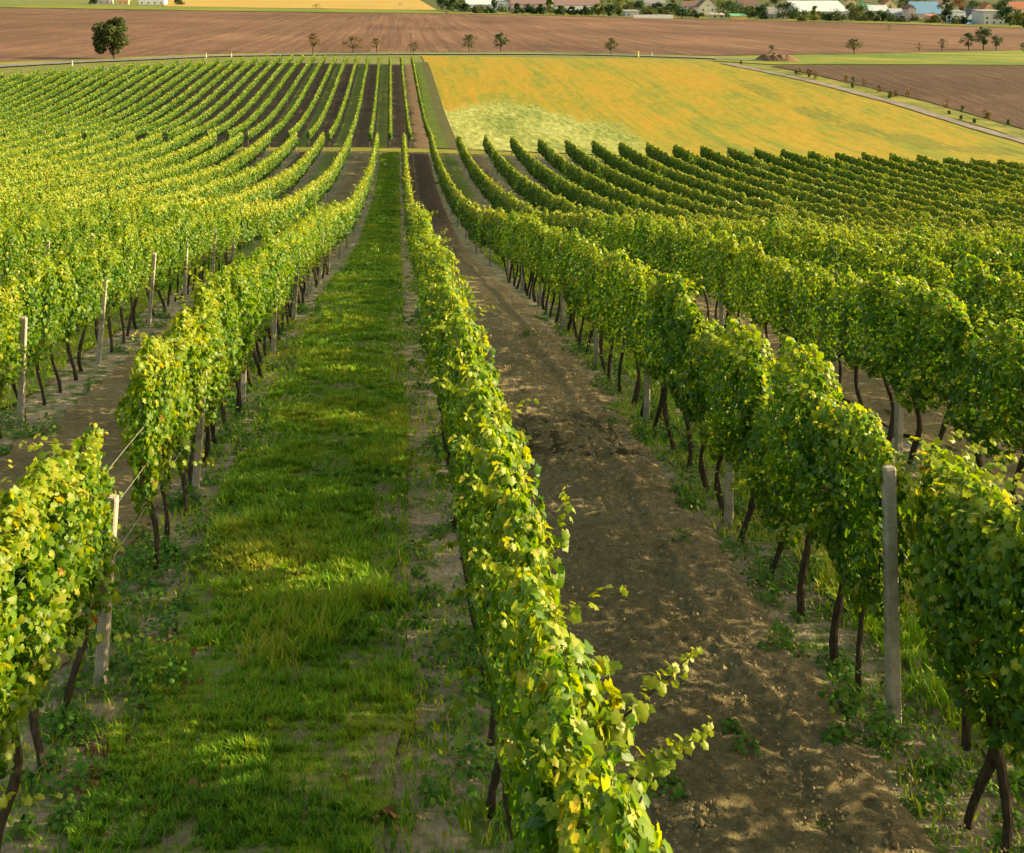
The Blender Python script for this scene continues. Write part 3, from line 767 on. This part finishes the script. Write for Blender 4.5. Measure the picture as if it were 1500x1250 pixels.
for _ in range(40): pts.append((rng.uniform(ga, gb), rng.uniform(4.5, 22), rng.uniform(.2, .5)))
P, N, T, Sz = scatter_leaves(pts, .17, .04, (.03, .075), 26, 1)
tag(link("fallen_leaves", leaf_obj("fallen_leaves", P, N, T, Sz, 1, rng.random(len(P)), M_LITTER)), "dry brown fallen leaves lying in the grass lane", "fallen leaves", kind='stuff')
# pebbles and clods in the tilled lane
n = 15000; px = rng.uniform(rowx(0) + .2, rowx(1) + .35, n); py = 3.2 + 20 * rng.random(n) ** 1.4; r = rng.uniform(.004, .013, n) * (1 + 1.3 * rng.random(n) ** 6)
oc = np.array([(1,0,0), (-1,0,0), (0,1,0), (0,-1,0), (0,0,1), (0,0,-.6)]); of = np.array([(0,2,4), (2,1,4), (1,3,4), (3,0,4), (2,0,5), (1,2,5), (3,1,5), (0,3,5)])
ctr = np.stack([px, py, zt(px, py) + .075], -1)
V = (ctr[:, None] + oc[None] * r[:, None, None] * rng.uniform(.45, 1.4, (n, 6, 1))).reshape(-1, 3); fi = (np.arange(n)[:, None, None] * 6 + of[None]).reshape(-1, 3)
M_STONE = plain("clod_stone", (.27, .21, .115), .95, .1, .5)
tag(link("soil_clods", raw_mesh("soil_clods", V, None, fi, M_STONE)), "loose clods and small stones on the bare soil lane", "clods", kind='stuff')

# ------------------------------------------------------------------ trees
def crown_mesh(h0, h1, w, seed, leaf, n, mat, shape='round', ybias=1.0):
    r = np.random.default_rng(seed)
    H = h1 - h0; nb = 22 if shape != 'cone' else 14
    C = []
    for i in range(nb):
        t = r.random() ** (.8 if shape != 'cone' else 1.4)
        prof = {'round': math.sin(math.pi * min(.97, .14 + .80 * t)) ** .7, 'cone': (1 - t) * .95 + .08, 'tall': math.sin(math.pi * (.1 + .82 * t)) ** .6, 'bush': math.cos(t * 1.4)}[shape]
        a = r.uniform(0, 6.28); rr = w * prof * r.uniform(.15, .85)
        C.append((math.cos(a) * rr, math.sin(a) * rr * ybias, h0 + H * (.10 + .80 * t), w * r.uniform(.24, .52) * max(.5, prof)))
    C = np.array(C)
    j = r.integers(0, nb, n); d = unit(r.normal(0, 1, (n, 3))); rad = C[j, 3] * (r.random(n) ** .4)
    P = C[j, :3] + d * rad[:, None] * np.array([1, 1, .82])
    N = d + r.normal(0, .5, (n, 3)) + np.array([0, 0, .3]); T = r.normal(0, 1, (n, 3)) + np.array([0, 0, -.5])
    sz = r.uniform(.6, 1.25, n) * leaf
    tint = np.clip(.42 + .14 * r.normal(0, 1, n) + .12 * vnoise(j * 3.3, j * 1.7 + seed, 5), 0, 1)
    V, f, m = leaves(P, N, T, sz, 2)
    return raw_mesh("crown", V, f, None, mat, tint=np.repeat(tint, m)), C
def tree(name, label, cat, x, y, h, w, seed, mat=None, shape='round', trunk=.3, n=1500, group=None, leaf=None, fork=True):
    mat = mat or M_TREE
    t = thing(name, label, cat, (x, y, float(zt(x, y))), random.uniform(0, 6.28), group)
    leaf = leaf or max(.16, h * .055)
    me, C = crown_mesh(h * trunk * .75, h, w / 2, seed, leaf, n, mat, shape)
    copy_part(me, "crown", t)
    m = MB(); r = random.Random(seed); b = h * .022 + .03
    m.tube([(0, 0, -.3), (.02 * h, 0, h * trunk * .6), (-.01 * h, .01 * h, h * .62)], [b * 1.2, b, b * .45], 7)
    if fork:
        for c in C[::4]: m.tube([(0, 0, h * trunk * .7), (c[0] * .5, c[1] * .5, (h * trunk + c[2]) * .5), (c[0], c[1], c[2])], [b * .6, b * .4, b * .15], 5)
    copy_part(m.mesh("trunk", M_TBARK), "trunk", t)
    return t
def ptree(name, label, cat, u, vb, vt, wpx, seed, **k):
    x, y = at(u, vb); q = ppm(y)
    return tree(name, label, cat, x, y, (vb - vt) / q, wpx * 1.25 / q, seed, **k)
G = "trees along the road"
ptree("tree", "large solitary broadleaf tree beside the road at upper left", "tree", 167, 88, 25, 55, 31, n=6500, trunk=.10, shape="round")
ptree("tree", "small sparse tree leaning right, first right of the big tree by the road", "tree", 459, 81, 48, 20, 2, n=420, trunk=.5, mat=M_DRYTREE, group=G)
ptree("tree", "small broad dry tree by the road, second right of the big tree", "tree", 517, 79, 53, 30, 3, n=700, trunk=.4, mat=M_DRYTREE, group=G)
ptree("tree", "thin small dry tree by the road, third right of the big tree", "tree", 552, 79, 55, 19, 4, n=420, trunk=.45, mat=M_DRYTREE, group=G)
ptree("tree", "tiny tree beside a thin pole where the far vine block ends", "tree", 606, 80, 61, 15, 5, n=380, trunk=.3, mat=M_TREE, group=G)
ptree("tree", "round two-tone tree behind the left corner of the yellow field", "tree", 687, 77, 50, 27, 6, n=900, trunk=.36, group=G)
ptree("tree", "round dark green tree behind the yellow field, right of two-tone tree", "tree", 733, 77, 48, 23, 7, n=900, trunk=.34, group=G, mat=M_TREE_GREEN)
ptree("tree", "lone small tree in the ploughed field edge behind the yellow field middle", "tree", 895, 81, 55, 21, 8, n=700, trunk=.36, group=G)
ptree("bush", "small round bush growing behind the earth mound", "bush", 1130, 78, 65, 12, 9, n=400, trunk=.1, shape='bush', fork=False)
ptree("tree", "lone small tree on the green meadow, right of the earth mound", "tree", 1251, 81, 56, 24, 10, n=800, trunk=.36, group="trees on the meadow")
ptree("tree", "thin bare looking sapling at the meadow edge", "tree", 1347, 76, 62, 12, 11, n=150, trunk=.4, mat=M_DRYTREE, group="trees on the meadow")
ptree("tree", "small narrow tree at the meadow edge beside the sapling", "tree", 1380, 75, 56, 13, 12, n=420, trunk=.3, group="trees on the meadow")
ptree("tree", "dark green tree leftmost of the three-tree clump on the meadow", "tree", 1419, 74, 47, 20, 13, n=900, trunk=.18, shape='tall', mat=M_TREE_GREEN, group="trees on the meadow")
ptree("tree", "tallest tree of the three-tree clump on the meadow", "tree", 1441, 74, 38, 25, 14, n=1100, trunk=.3, mat=M_TREE_GREEN, group="trees on the meadow")
ptree("tree", "low green tree rightmost of the three-tree clump on the meadow", "tree", 1459, 74, 50, 20, 15, n=800, trunk=.25, mat=M_TREE_GREEN, group="trees on the meadow")
ptree("tree", "dark tree at the right picture edge on the meadow", "tree", 1501, 80, 62, 18, 16, n=600, trunk=.15, mat=M_TREE_GREEN, group="trees on the meadow")
ptree("bush", "small dark bush in the ploughed field below the village", "bush", 1301, 45, 35, 11, 17, n=300, trunk=.05, shape='bush', fork=False)
ptree("bush", "dark bush on the grass strip under the stubble field", "bush", 464, 15, 5, 23, 18, n=500, trunk=.05, shape='bush', fork=False)
ptree("bush", "tiny bush standing in the golden stubble field", "bush", 585, 9.5, 3, 9, 19, n=200, trunk=.05, shape='bush', fork=False)

# dry weeds along the track
for i in range(30):
    s = rng.random(); j = int(s * (len(trk[0]) - 1)); off = 2.2 + rng.random() * 5.5
    x, y = trk[0][j] + off, trk[1][j] + rng.normal(0, 1)
    P, N, T, Sz = [], [], [], []
    n = 90; h = rng.uniform(.5, 1.5)
    a = rng.uniform(0, 6.28, n); r = rng.random(n) * h * .35
    P = np.stack([np.cos(a) * r, np.sin(a) * r, h * rng.random(n) ** .8 + .05], -1); N = rng.normal(0, 1, (n, 3)); T = np.stack([np.cos(a) * .4, np.sin(a) * .4, np.ones(n)], -1)
    o = link("weed_bush", leaf_obj("weed_bush", P, N, T, np.full(n, .22), 2, np.clip(rng.normal(.5, .25, n), 0, 1), M_TREE_GREEN if i % 3 == 0 else M_DRYTREE), None, (x, y, float(zt(x, y)) + .1))
    tag(o, "clump of tall dry weeds on the verge between gravel track and brown field", "weeds", "weed clumps beside the gravel track")

# earth mound
def mound():
    x, y = at(1145, 91); q = ppm(y); W, H = 66 / q, 12.5 / q
    X, Y = np.meshgrid(np.linspace(-1, 1, 60), np.linspace(-1, 1, 30))
    r = np.sqrt(X**2 + Y**2)
    Z = np.clip(1 - r**2, 0, 1) ** .7 * (.75 + .35 * fbm(X * 3, Y * 2, 4, 3)) * H
    V = np.stack([x + X * W / 2, y + 3 + Y * 4, zt(x + X * W/2, y + 3 + Y * 4) + Z * (r < 1) - .05 + .0 * X], -1).reshape(-1, 3)
    i = np.arange(59 * 29); a = (i // 59) * 60 + i % 59
    o = link("earth_mound", raw_mesh("earth_mound", V, np.stack([a, a+1, a+61, a+60], -1), None, soil_mat("mound_soil", (.085, .055, .035), (.13, .082, .052), (.17, .115, .075), .5, 2, .5), smooth=True))
    tag(o, "heap of reddish earth dumped beside the road at the end of the track", "earth mound")
mound()
# road furniture
def marker(u, v, h, label, col, w=.12):
    x, y = at(u, v); m = MB(); h *= .75; w *= .75; m.tube([(0, 0, -.1), (0, 0, h * .85), (0, 0, h)], [w, w, w * .6], 8)
    t = thing("road_marker", label, "road marker", (x, y, float(zt(x, y)) + .15), 0, "marker posts along the road")
    copy_part(m.mesh("post", col), "post", t)
    b = MB(); b.tube([(0, 0, h * .62), (0, 0, h * .8)], [w * 1.04, w * 1.04], 8); copy_part(b.mesh("band", M_BAND), "band", t)
M_WHITE = plain("white_paint", (.75, .72, .62), .6, .3, .1); M_BAND = plain("dark_band", (.06, .06, .06), .6, .3, .1); M_YEL = plain("yellow_marker", (.75, .55, .2), .6, .3, .1)
marker(106, 97, 1.1, "white marker post by the road, left of the big tree", M_WHITE)
marker(302, 85, 1.1, "white marker post by the road, first right of the big tree", M_WHITE)
marker(339, 84, 1.1, "white marker post by the road, second right of the big tree", M_WHITE)
marker(955, 83, 1.0, "short white marker post behind the yellow field", M_WHITE)
marker(935, 84, 1.6, "taller yellow marker stone behind the yellow field", M_YEL, .2)
x, y = at(602, 81); m = MB(); m.tube([(0, 0, -.2), (0, 0, 5.0)], [.09, .06], 6)
tag(link("pole", m.mesh("pole", M_TBARK), None, (x, y, float(zt(x, y)))), "thin wooden pole beside a tiny tree at the end of the far vines", "pole")

# ------------------------------------------------------------------ village
M_GARDEN = simple_field("garden_green", (.02, .035, .010), (.045, .060, .016), (.09, .095, .03), (.05, .05, 1))
loft("village_ground", line([(600, 14.5), (655, 18.2), (800, 20.8), (1000, 25.2), (1200, 29.8), (1350, 33.2), (1500, 38.7), (1800, 48.2)]), line([(600, -12), (655, -12), (800, -12), (1000, -12), (1200, -12), (1350, -12), (1500, -12), (1800, -12)]), .3, M_GARDEN, 60, 40)
WM = {}
def wallmat(c):
    if c not in WM: WM[c] = plain("render_wall", c, .85, .2, .15)
    return WM[c]
RM = {}
def roofmat(c):
    if c not in RM:
        t = NT("roof_tiles"); p = t.coords((1, 1, 1), True); n = t.noise(p, 1.5, 4, .7)
        w = t.n("ShaderNodeTexWave"); w.bands_direction = 'Z'; w.inputs['Scale'].default_value = 2.2; w.inputs['Distortion'].default_value = 1.; t.l(p, w.inputs[0])
        k = t.mix(1., c, t.ramp(n, [(.3, .75), (.7, 1.25)]), 'MULTIPLY'); k = t.mix(.35, k, w.outputs['Color'], 'MULTIPLY')
        RM[c] = t.done(t.bsdf(k, .8, .25))
    return RM[c]
M_GLASS = plain("window_glass", (.05, .06, .08), .15, .5, .1)
M_FRAME = plain("window_frame", (.6, .58, .55), .6, .3, .1)
M_CHIM = plain("chimney_brick", (.3, .16, .1), .9, .2, .2)
def house(name, label, cat, u, vb, wpx, wall_px, roof_px, wall, roof, gable=False, rot=0.0, depth=None, wins=3, shed=False, chimney=True):
    x, y = at(u, vb); q = ppm(y); W = wpx / q; Hw = wall_px / q; Hr = roof_px / q; D = depth or max(6, W * .7)
    t = thing(name, label, cat, (x, y + D / 2, float(zt(x, y)) - .1), rot)
    m = MB(); m.box(-W/2, W/2, -D/2, D/2, 0, Hw)
    g = gable
    if not shed:                                        # gable triangles belong to the wall
        b = m.n()
        if g: m.V += [(-W/2, -D/2, Hw), (W/2, -D/2, Hw), (0, -D/2, Hw + Hr), (-W/2, D/2, Hw), (W/2, D/2, Hw), (0, D/2, Hw + Hr)]
        else: m.V += [(-W/2, -D/2, Hw), (-W/2, D/2, Hw), (-W/2, 0, Hw + Hr), (W/2, -D/2, Hw), (W/2, D/2, Hw), (W/2, 0, Hw + Hr)]
        m.T += [(b, b+1, b+2), (b+3, b+5, b+4)]
    wo_ = copy_part(m.mesh("wall", wallmat(wall)), "wall", t)
    r = MB(); e = .35; th = .22
    def slope(a, c, ax):                                # a thick roof plane from eave a to ridge c
        b = r.n()
        (ex, ez), (rx, rz) = a, c
        if ax == 'x': P = [(ex, -D/2-e, ez), (ex, D/2+e, ez), (rx, D/2+e, rz), (rx, -D/2-e, rz)]
        else: P = [(-W/2-e, ex, ez), (W/2+e, ex, ez), (W/2+e, rx, rz), (-W/2-e, rx, rz)]
        r.V += P + [(p[0], p[1], p[2] + th) for p in P]
        for f in ((0,1,2,3),(4,7,6,5),(0,4,5,1),(1,5,6,2),(2,6,7,3),(3,7,4,0)): r.Q.append(tuple(b+i for i in f))
    if shed: slope((-D/2-e, Hw + .02), (D/2+e, Hw + Hr), 'y')
    elif g:
        k = Hr / (W/2)
        slope((-W/2-e, Hw - e*k + .03), (0, Hw + Hr + .03), 'x'); slope((W/2+e, Hw - e*k + .03), (0, Hw + Hr + .03), 'x')
    else:
        k = Hr / (D/2)
        slope((-D/2-e, Hw - e*k + .03), (0, Hw + Hr + .03), 'y'); slope((D/2+e, Hw - e*k + .03), (0, Hw + Hr + .03), 'y')
    ro = copy_part(r.mesh("roof", roofmat(roof)), "roof", t)
    if chimney and not shed:
        c = MB(); cx = W * .22; c.box(cx - .35, cx + .35, .4, 1.1, Hw + Hr * .4, Hw + Hr + .9); copy_part(c.mesh("chimney", M_CHIM), "chimney", ro)
    fl = max(1, int(Hw // 2.7)) if wins else 0
    for f in range(fl):
        for i in range(wins):
            wx = (i + .5) / wins * W - W/2; z0 = .9 + f * 2.7; ww = min(.65, W / wins * .3)
            if z0 + 1.3 > Hw: continue
            fr = MB(); fr.box(wx - ww - .1, wx + ww + .1, -D/2 - .06, -D/2 + .05, z0 - .1, z0 + 1.3); fo = copy_part(fr.mesh("window", M_FRAME), "window", t)
            gl = MB(); gl.box(wx - ww, wx + ww, -D/2 - .075, -D/2 - .05, z0, z0 + 1.2); copy_part(gl.mesh("pane", M_GLASS), "pane", fo)
    if gable and not shed and Hr > 2:
        fr = MB(); fr.box(-.6, .6, -D/2 - .06, -D/2 + .05, Hw + .3, Hw + 1.5); fo = copy_part(fr.mesh("window", M_FRAME), "window", t)
        gl = MB(); gl.box(-.5, .5, -D/2 - .075, -D/2 - .05, Hw + .4, Hw + 1.4); copy_part(gl.mesh("pane", M_GLASS), "pane", fo)
    return t
GREYR, BROWNR, PURP, BLUER, REDR, PALER = (.24, .24, .26), (.16, .10, .085), (.20, .13, .13), (.13, .26, .42), (.36, .13, .07), (.45, .50, .54)
WHT, CRM, YLW, PNK, GRY, GRN, ORG = (.72, .72, .70), (.62, .55, .42), (.66, .52, .28), (.50, .38, .34), (.42, .41, .40), (.22, .55, .25), (.62, .38, .18)
house("warehouse", "long white warehouse with pale grey roof behind the bushes at village left end", "warehouse", 712, 15, 58, 8, 7, WHT, PALER, depth=22, wins=5, chimney=False)
house("shed", "tall white windowless shed at the right end of the long white warehouse", "shed", 736, 16, 17, 14, 4, WHT, GREYR, depth=14, wins=0, chimney=False)
house("barn", "long barn with purple brown roof behind the dark hedge, left of the bright tree", "barn", 775, 17, 52, 11, 9, PNK, PURP, depth=20, wins=4, chimney=False)
house("barn", "long barn with purple brown roof and white eaves, right of the bright tree", "barn", 846, 17, 68, 9, 10, WHT, PURP, depth=22, wins=5, chimney=False)
house("shed", "low grey shed with flat roof left of the long white wall", "shed", 926, 25, 20, 8, 2, GRY, GREYR, depth=9, wins=2, shed=True)
house("house", "cream gable house with dark timbered roof and gable window", "house", 1037, 23, 27, 13, 13, CRM, BROWNR, gable=True, depth=12, wins=2)
house("house", "grey walled house with brown roof left of the timbered gable house", "house", 1012, 19, 24, 10, 7, GRY, BROWNR, depth=10, wins=3)
house("shed", "low pale shed with light roof at the field edge below the gable house", "shed", 1052, 27.5, 19, 5, 3, CRM, (.6, .52, .45), depth=6, wins=2, shed=True)
house("shed", "little orange walled shed with green roof at the field edge", "shed", 1083, 29, 22, 5, 3.5, ORG, (.12, .35, .17), depth=6, wins=2, shed=True)
house("house", "grey roofed house between the two dark round trees", "house", 1139, 29, 26, 8, 10, GRY, GREYR, depth=11, wins=3)
house("warehouse", "big hall with wide pale blue roof behind the village trees", "warehouse", 1206, 25, 76, 8, 15, GRY, PALER, depth=45, wins=6, chimney=False)
house("house", "small yellow house high behind the pale blue hall", "house", 1247, 11, 14, 9, 4, YLW, REDR, gable=True, depth=9, wins=1)
house("house", "bright green house behind the large village tree", "house", 1271, 16, 13, 12, 5, GRN, BROWNR, depth=8, wins=2)
house("house", "low house with grey roof right of the green house", "house", 1288, 22, 28, 6, 8, GRY, PALER, depth=11, wins=3)
house("house", "yellow gable house with red roof above the grey roofed houses", "house", 1304, 16, 20, 8, 9, YLW, REDR, gable=True, depth=11, wins=2)
house("house", "long low house with grey blue roof left of the blue roofed house", "house", 1319, 28, 25, 8, 7, GRY, (.33, .37, .42), depth=11, wins=3)
house("house", "large house with steep bright blue roof", "house", 1360, 29, 42, 9, 17, PNK, BLUER, depth=16, wins=4)
house("house", "narrow pink walled house at the left end of the blue roof", "house", 1336, 31, 11, 18, 5, PNK, BROWNR, gable=True, depth=9, wins=1)
house("shed", "small sunlit orange shed in front of the blue roofed house", "shed", 1367, 32, 14, 8, 2.5, ORG, REDR, depth=6, wins=1, shed=True)
house("house", "tall plain white block right of the dark conifer", "house", 1405, 34.5, 19, 17, 2, WHT, GREYR, depth=9, wins=2, shed=True)
house("house", "white gable house with dark grey roof beside the white block", "house", 1431, 33, 23, 10, 10, WHT, (.10, .10, .12), gable=True, depth=13, wins=2)
house("house", "long grey flat-roofed building left of the dark tree at village right end", "house", 1456, 37, 30, 20, 2, GRY, GREYR, depth=14, wins=3, shed=True)
house("house", "orange gable house with red roof high behind the grey building", "house", 1449, 21, 14, 8, 9, ORG, REDR, gable=True, depth=10, wins=1)
house("house", "red roofed house at the right picture edge above the dark tree", "house", 1496, 20, 26, 7, 10, CRM, REDR, depth=12, wins=3)
house("house", "brown roofed house behind the blue roof, middle of the village skyline", "house", 1385, 12, 24, 6, 8, CRM, BROWNR, depth=12, wins=3)
house("house", "grey roofed house behind the trees above the long white wall", "house", 960, 11, 30, 6, 8, CRM, GREYR, depth=12, wins=3)
house("house", "brown roofed house half hidden by trees left of the pale blue hall", "house", 1098, 14, 30, 7, 9, PNK, BROWNR, depth=12, wins=3)
house("house", "orange walled house cut by the upper picture edge, top left", "house", 180, 6.5, 16, 8, 5, ORG, REDR, depth=10, wins=2)
house("house", "white house cut by the upper picture edge, top left", "house", 222, 6.8, 38, 9, 5, WHT, GREYR, depth=12, wins=4)
house("house", "grey house cut by the upper picture edge, leftmost of the top left group", "house", 148, 6.2, 26, 7, 5, GRY, BROWNR, depth=12, wins=3)
# long white garden wall
x, y = at(957, 27); q = ppm(y); m = MB(); m.box(-29/q, 29/q, -.2, .2, -.2, 5/q); m.box(-29/q - .1, 29/q + .1, -.28, .28, 5/q, 5/q + .12)
tag(link("garden_wall", m.mesh("garden_wall", wallmat(WHT)), None, (x, y, float(zt(x, y)))), "long low white wall along the field edge in front of the village", "wall")
# a parked blue car beside the white gable house
def car(u, v, label, col):
    x, y = at(u, v); t = thing("parked_car", label, "car", (x, y, float(zt(x, y)) + .3), 0.1)
    prof = [(-2.1, .35), (-2.05, .85), (-1.2, .98), (-.75, 1.45), (.75, 1.45), (1.35, .95), (2.05, .80), (2.1, .35)]
    m = MB()
    for yy, s in ((-.82, .97), (-.86, 1), (.86, 1), (.82, .97)): m.V += [(a * s, yy * (1 if z < 1 else .86), z) for a, z in prof]
    for i in range(3):
        for k in range(8): m.Q.append((i*8+k, i*8+(k+1)%8, (i+1)*8+(k+1)%8, (i+1)*8+k))
    m.T += [(0, k+1, k) for k in range(1, 7)] + [(24, 24+k, 25+k) for k in range(1, 7)]
    copy_part(m.mesh("body", plain("car_paint", col, .3, .5, .05), True), "body", t)
    g = MB(); g.box(-.7, .7, -.80, -.765, 1.0, 1.36); copy_part(g.mesh("window", M_GLASS), "window", t)
    for sx in (-1.3, 1.3):
        for sy in (-.8, .8):
            w = MB(); w.tube([(sx, sy - .1, .32), (sx, sy + .1, .32)], [.33, .33], 14); copy_part(w.mesh("wheel", M_BAND), "wheel", t)
car(1421, 36.8, "blue car parked in front of the white gable house", (.05, .22, .55))
# garden trees of the village
VT = [(648, 17, -4, 24, 'round', 'G', "dark round tree at the village left end beside the stubble field"), (664, 18.5, -3, 26, 'round', 'G', "dark tree, second from the village left end"), (681, 19, 4, 20, 'bush', 'G', "dark low bush in front of the white warehouse, left half"), (697, 20, 10, 16, 'bush', 'T', "small brownish bush in front of the white warehouse"), (724, 18, -2, 9, 'tall', 'G', "narrow dark tree between white warehouse and white shed"), (716, 20, 12, 18, 'bush', 'G', "low green bush in front of the white warehouse, right half"),
      (758, 21, 5, 20, 'bush', 'G', "dark hedge bush before the first barn, leftmost"), (775, 21, 5, 20, 'bush', 'G', "dark hedge bush before the first barn, middle"), (792, 21.5, 5, 20, 'bush', 'G', "dark hedge bush before the first barn, rightmost"), (806, 22, -5, 11, 'tall', 'Y', "bright yellow green tree between the two barns"), (820, 22.5, 8, 20, 'bush', 'G', "green bush before the second barn, leftmost"), (838, 22.5, 8, 18, 'bush', 'T', "olive bush before the second barn, middle"), (858, 23, 9, 20, 'bush', 'G', "green bush before the second barn, rightmost"),
      (876, 24, 3, 18, 'round', 'Y', "light green round tree right of the second barn"), (893, 24.5, 6, 24, 'round', 'G', "dark green tree right of the second barn"), (908, 24, 8, 16, 'bush', 'Y', "yellow green bush left of the low grey shed"), (935, 16, 2, 26, 'round', 'G', "dark tree behind the low grey shed"), (965, 20, 4, 26, 'round', 'G', "dark green tree behind the white wall, left"), (985, 21, 5, 26, 'round', 'G', "dark green tree behind the white wall, right"), (1000, 26.5, 14, 30, 'bush', 'G', "dark hedge bush right of the white wall"), (1018, 27, 15, 16, 'bush', 'T', "olive bush under the timbered gable house"),
      (1072, 28, 2, 50, 'round', 'G', "big round green tree right of the timbered gable house"), (1100, 26, 8, 20, 'round', 'Y', "light green tree right of the orange shed"), (1116, 29, 8, 30, 'round', 'G', "round dark tree left of the grey roofed house"), (1136, 12, -8, 24, 'tall', 'G', "tall dark tree rising behind the grey roofed house"), (1153, 29.5, 3, 34, 'round', 'G', "large dark tree right of the grey roofed house"), (1177, 31.5, 13, 13, 'cone', 'Y', "slender yellow green conifer at the field edge"), (1194, 30.5, 7, 22, 'cone', 'Y', "pointed tree with sunlit top before the pale blue hall"), (1217, 31, 20, 20, 'bush', 'G', "low bush before the pale blue hall"),
      (1247, 32, 6, 46, 'round', 'T', "largest olive tree in the village, right of the pale blue hall"), (1276, 31.5, 16, 28, 'bush', 'T', "olive bush right of the largest village tree"), (1296, 32, 18, 24, 'bush', 'G', "dark bush before the grey blue roof house"), (1327, 12, -2, 24, 'round', 'T', "olive tree behind the narrow pink house"), (1385, 34, -4, 18, 'tall', 'G', "tall dark conifer right of the blue roof, left of a pair"), (1394, 34, 2, 14, 'cone', 'G', "dark conifer right of the blue roof, right of a pair"), (1406, 17, -6, 22, 'round', 'R', "red brown autumn tree behind the white block"), (1412, 36, 25, 12, 'bush', 'G', "low bush at the foot of the white block"),
      (1425, 16, 0, 26, 'round', 'G', "green tree behind the white gable house"), (1466, 18, 2, 24, 'round', 'G', "green tree between the two red roofs"), (1481, 39, 9, 34, 'round', 'G', "big dark tree at the village right end"), (1494, 40, 14, 20, 'round', 'Y', "yellow green tree at the right picture edge of the village"), (1505, 41.5, 24, 24, 'bush', 'G', "bush at the right picture edge below the red roof"), (262, 7.5, -2, 18, 'bush', 'G', "dark bush right of the white house at top left"), (138, 6.5, -2, 14, 'bush', 'G', "dark bush left of the grey house at top left"),
      (1060, 9, -6, 40, 'round', 'Y', "sunlit light green tree above the big round village tree"), (905, 10, -5, 34, 'round', 'Y', "sunlit tree above the village hedge, right of the second barn"), (1010, 9, -6, 26, 'round', 'Y', "sunlit tree behind the brown roof left of the gable house"), (1180, 9, -5, 22, 'round', 'T', "olive tree behind the pale blue hall"), (1348, 6, -8, 26, 'round', 'G', "dark tree on the village skyline above the blue roof"), (1475, 8, -6, 26, 'round', 'G', "dark tree on the skyline left of the red roof"), (1297, 6, -8, 22, 'round', 'T', "olive tree on the skyline above the yellow gable house"), (1225, 6, -8, 24, 'round', 'G', "dark tree on the skyline above the pale blue hall"), (870, 8, -6, 30, 'round', 'G', "dark tree on the skyline behind the second barn")]
MT = {'G': M_TREE_GREEN, 'T': M_TREE, 'Y': leaf_mat("tree_leaf_bright", [(0, (.05, .08, .012)), (.6, (.13, .16, .02)), (1, (.26, .25, .04))], .3, (1.3, 1.2, .6), .6, .2), 'R': leaf_mat("tree_leaf_red", [(0, (.07, .03, .012)), (.6, (.15, .06, .025)), (1, (.24, .12, .04))], .25, (1.2, 1, .8), .7, .15)}
for i, (u, vb, vt, w, sh, mt, lab) in enumerate(VT):
    ptree("bush" if sh == 'bush' else "tree", lab, "bush" if sh == 'bush' else "tree", u, vb, vt, w, 100 + i, mat=MT[mt], shape=sh, trunk=.03 if sh in ('bush', 'cone') else .09, n=1700, group="trees and bushes of the village", fork=False, leaf=.75)
for u, vb, vt, lab in ((747, 21, -6, "thin grey pole left of the first barn"), (884, 25, -4, "thin grey pole right of the second barn"), (1016, 28, 8, "short grey pole under the gable house")):
    x, y = at(u, vb); q = ppm(y); m = MB(); m.tube([(0, 0, -.3), (0, 0, (vb - vt) / q)], [.16, .11], 6); m.tube([(-.9, 0, (vb - vt) / q - .7), (.9, 0, (vb - vt) / q - .7)], [.07, .07], 4)
    tag(link("utility_pole", m.mesh("utility_pole", M_TBARK), None, (x, y, float(zt(x, y)))), lab, "utility pole", "utility poles of the village")

# shrubbery that fills the gardens between the houses
n = 420; P, N, T, Sz = [], [], [], []
for i in range(n):
    u = rng.uniform(655, 1540); vb = np.interp(u, [655, 1000, 1500], [17, 24.5, 38]) - 22 * rng.random() ** 1.5
    if vb < -6: continue
    x, y = at(u, vb); w = rng.uniform(2.0, 4.5); h = rng.uniform(2.0, 6.0); m = 170
    d = unit(rng.normal(0, 1, (m, 3))); d[:, 2] = np.abs(d[:, 2]); rr = rng.random(m)[:, None] ** .4
    p = d * rr * np.array([w, w, h]) + np.array([x, y, float(zt(x, y)) + .2])
    P.append(p); N.append(d + rng.normal(0, .4, (m, 3))); T.append(rng.normal(0, 1, (m, 3))); Sz.append(rng.uniform(.6, 1.3, m))
P, N, T, Sz = np.vstack(P), np.vstack(N), np.vstack(T), np.concatenate(Sz)
tint = np.clip(rng.normal(.5, .12, len(P)) + .25 * vnoise(P[:, 0] * .12, P[:, 1] * .05, 3), 0, 1)
tag(link("garden_shrubbery", leaf_obj("garden_shrubbery", P, N, T, Sz, 2, tint, M_TREE)), "mass of garden shrubs filling the gaps between the village houses", "shrubbery", kind='stuff')
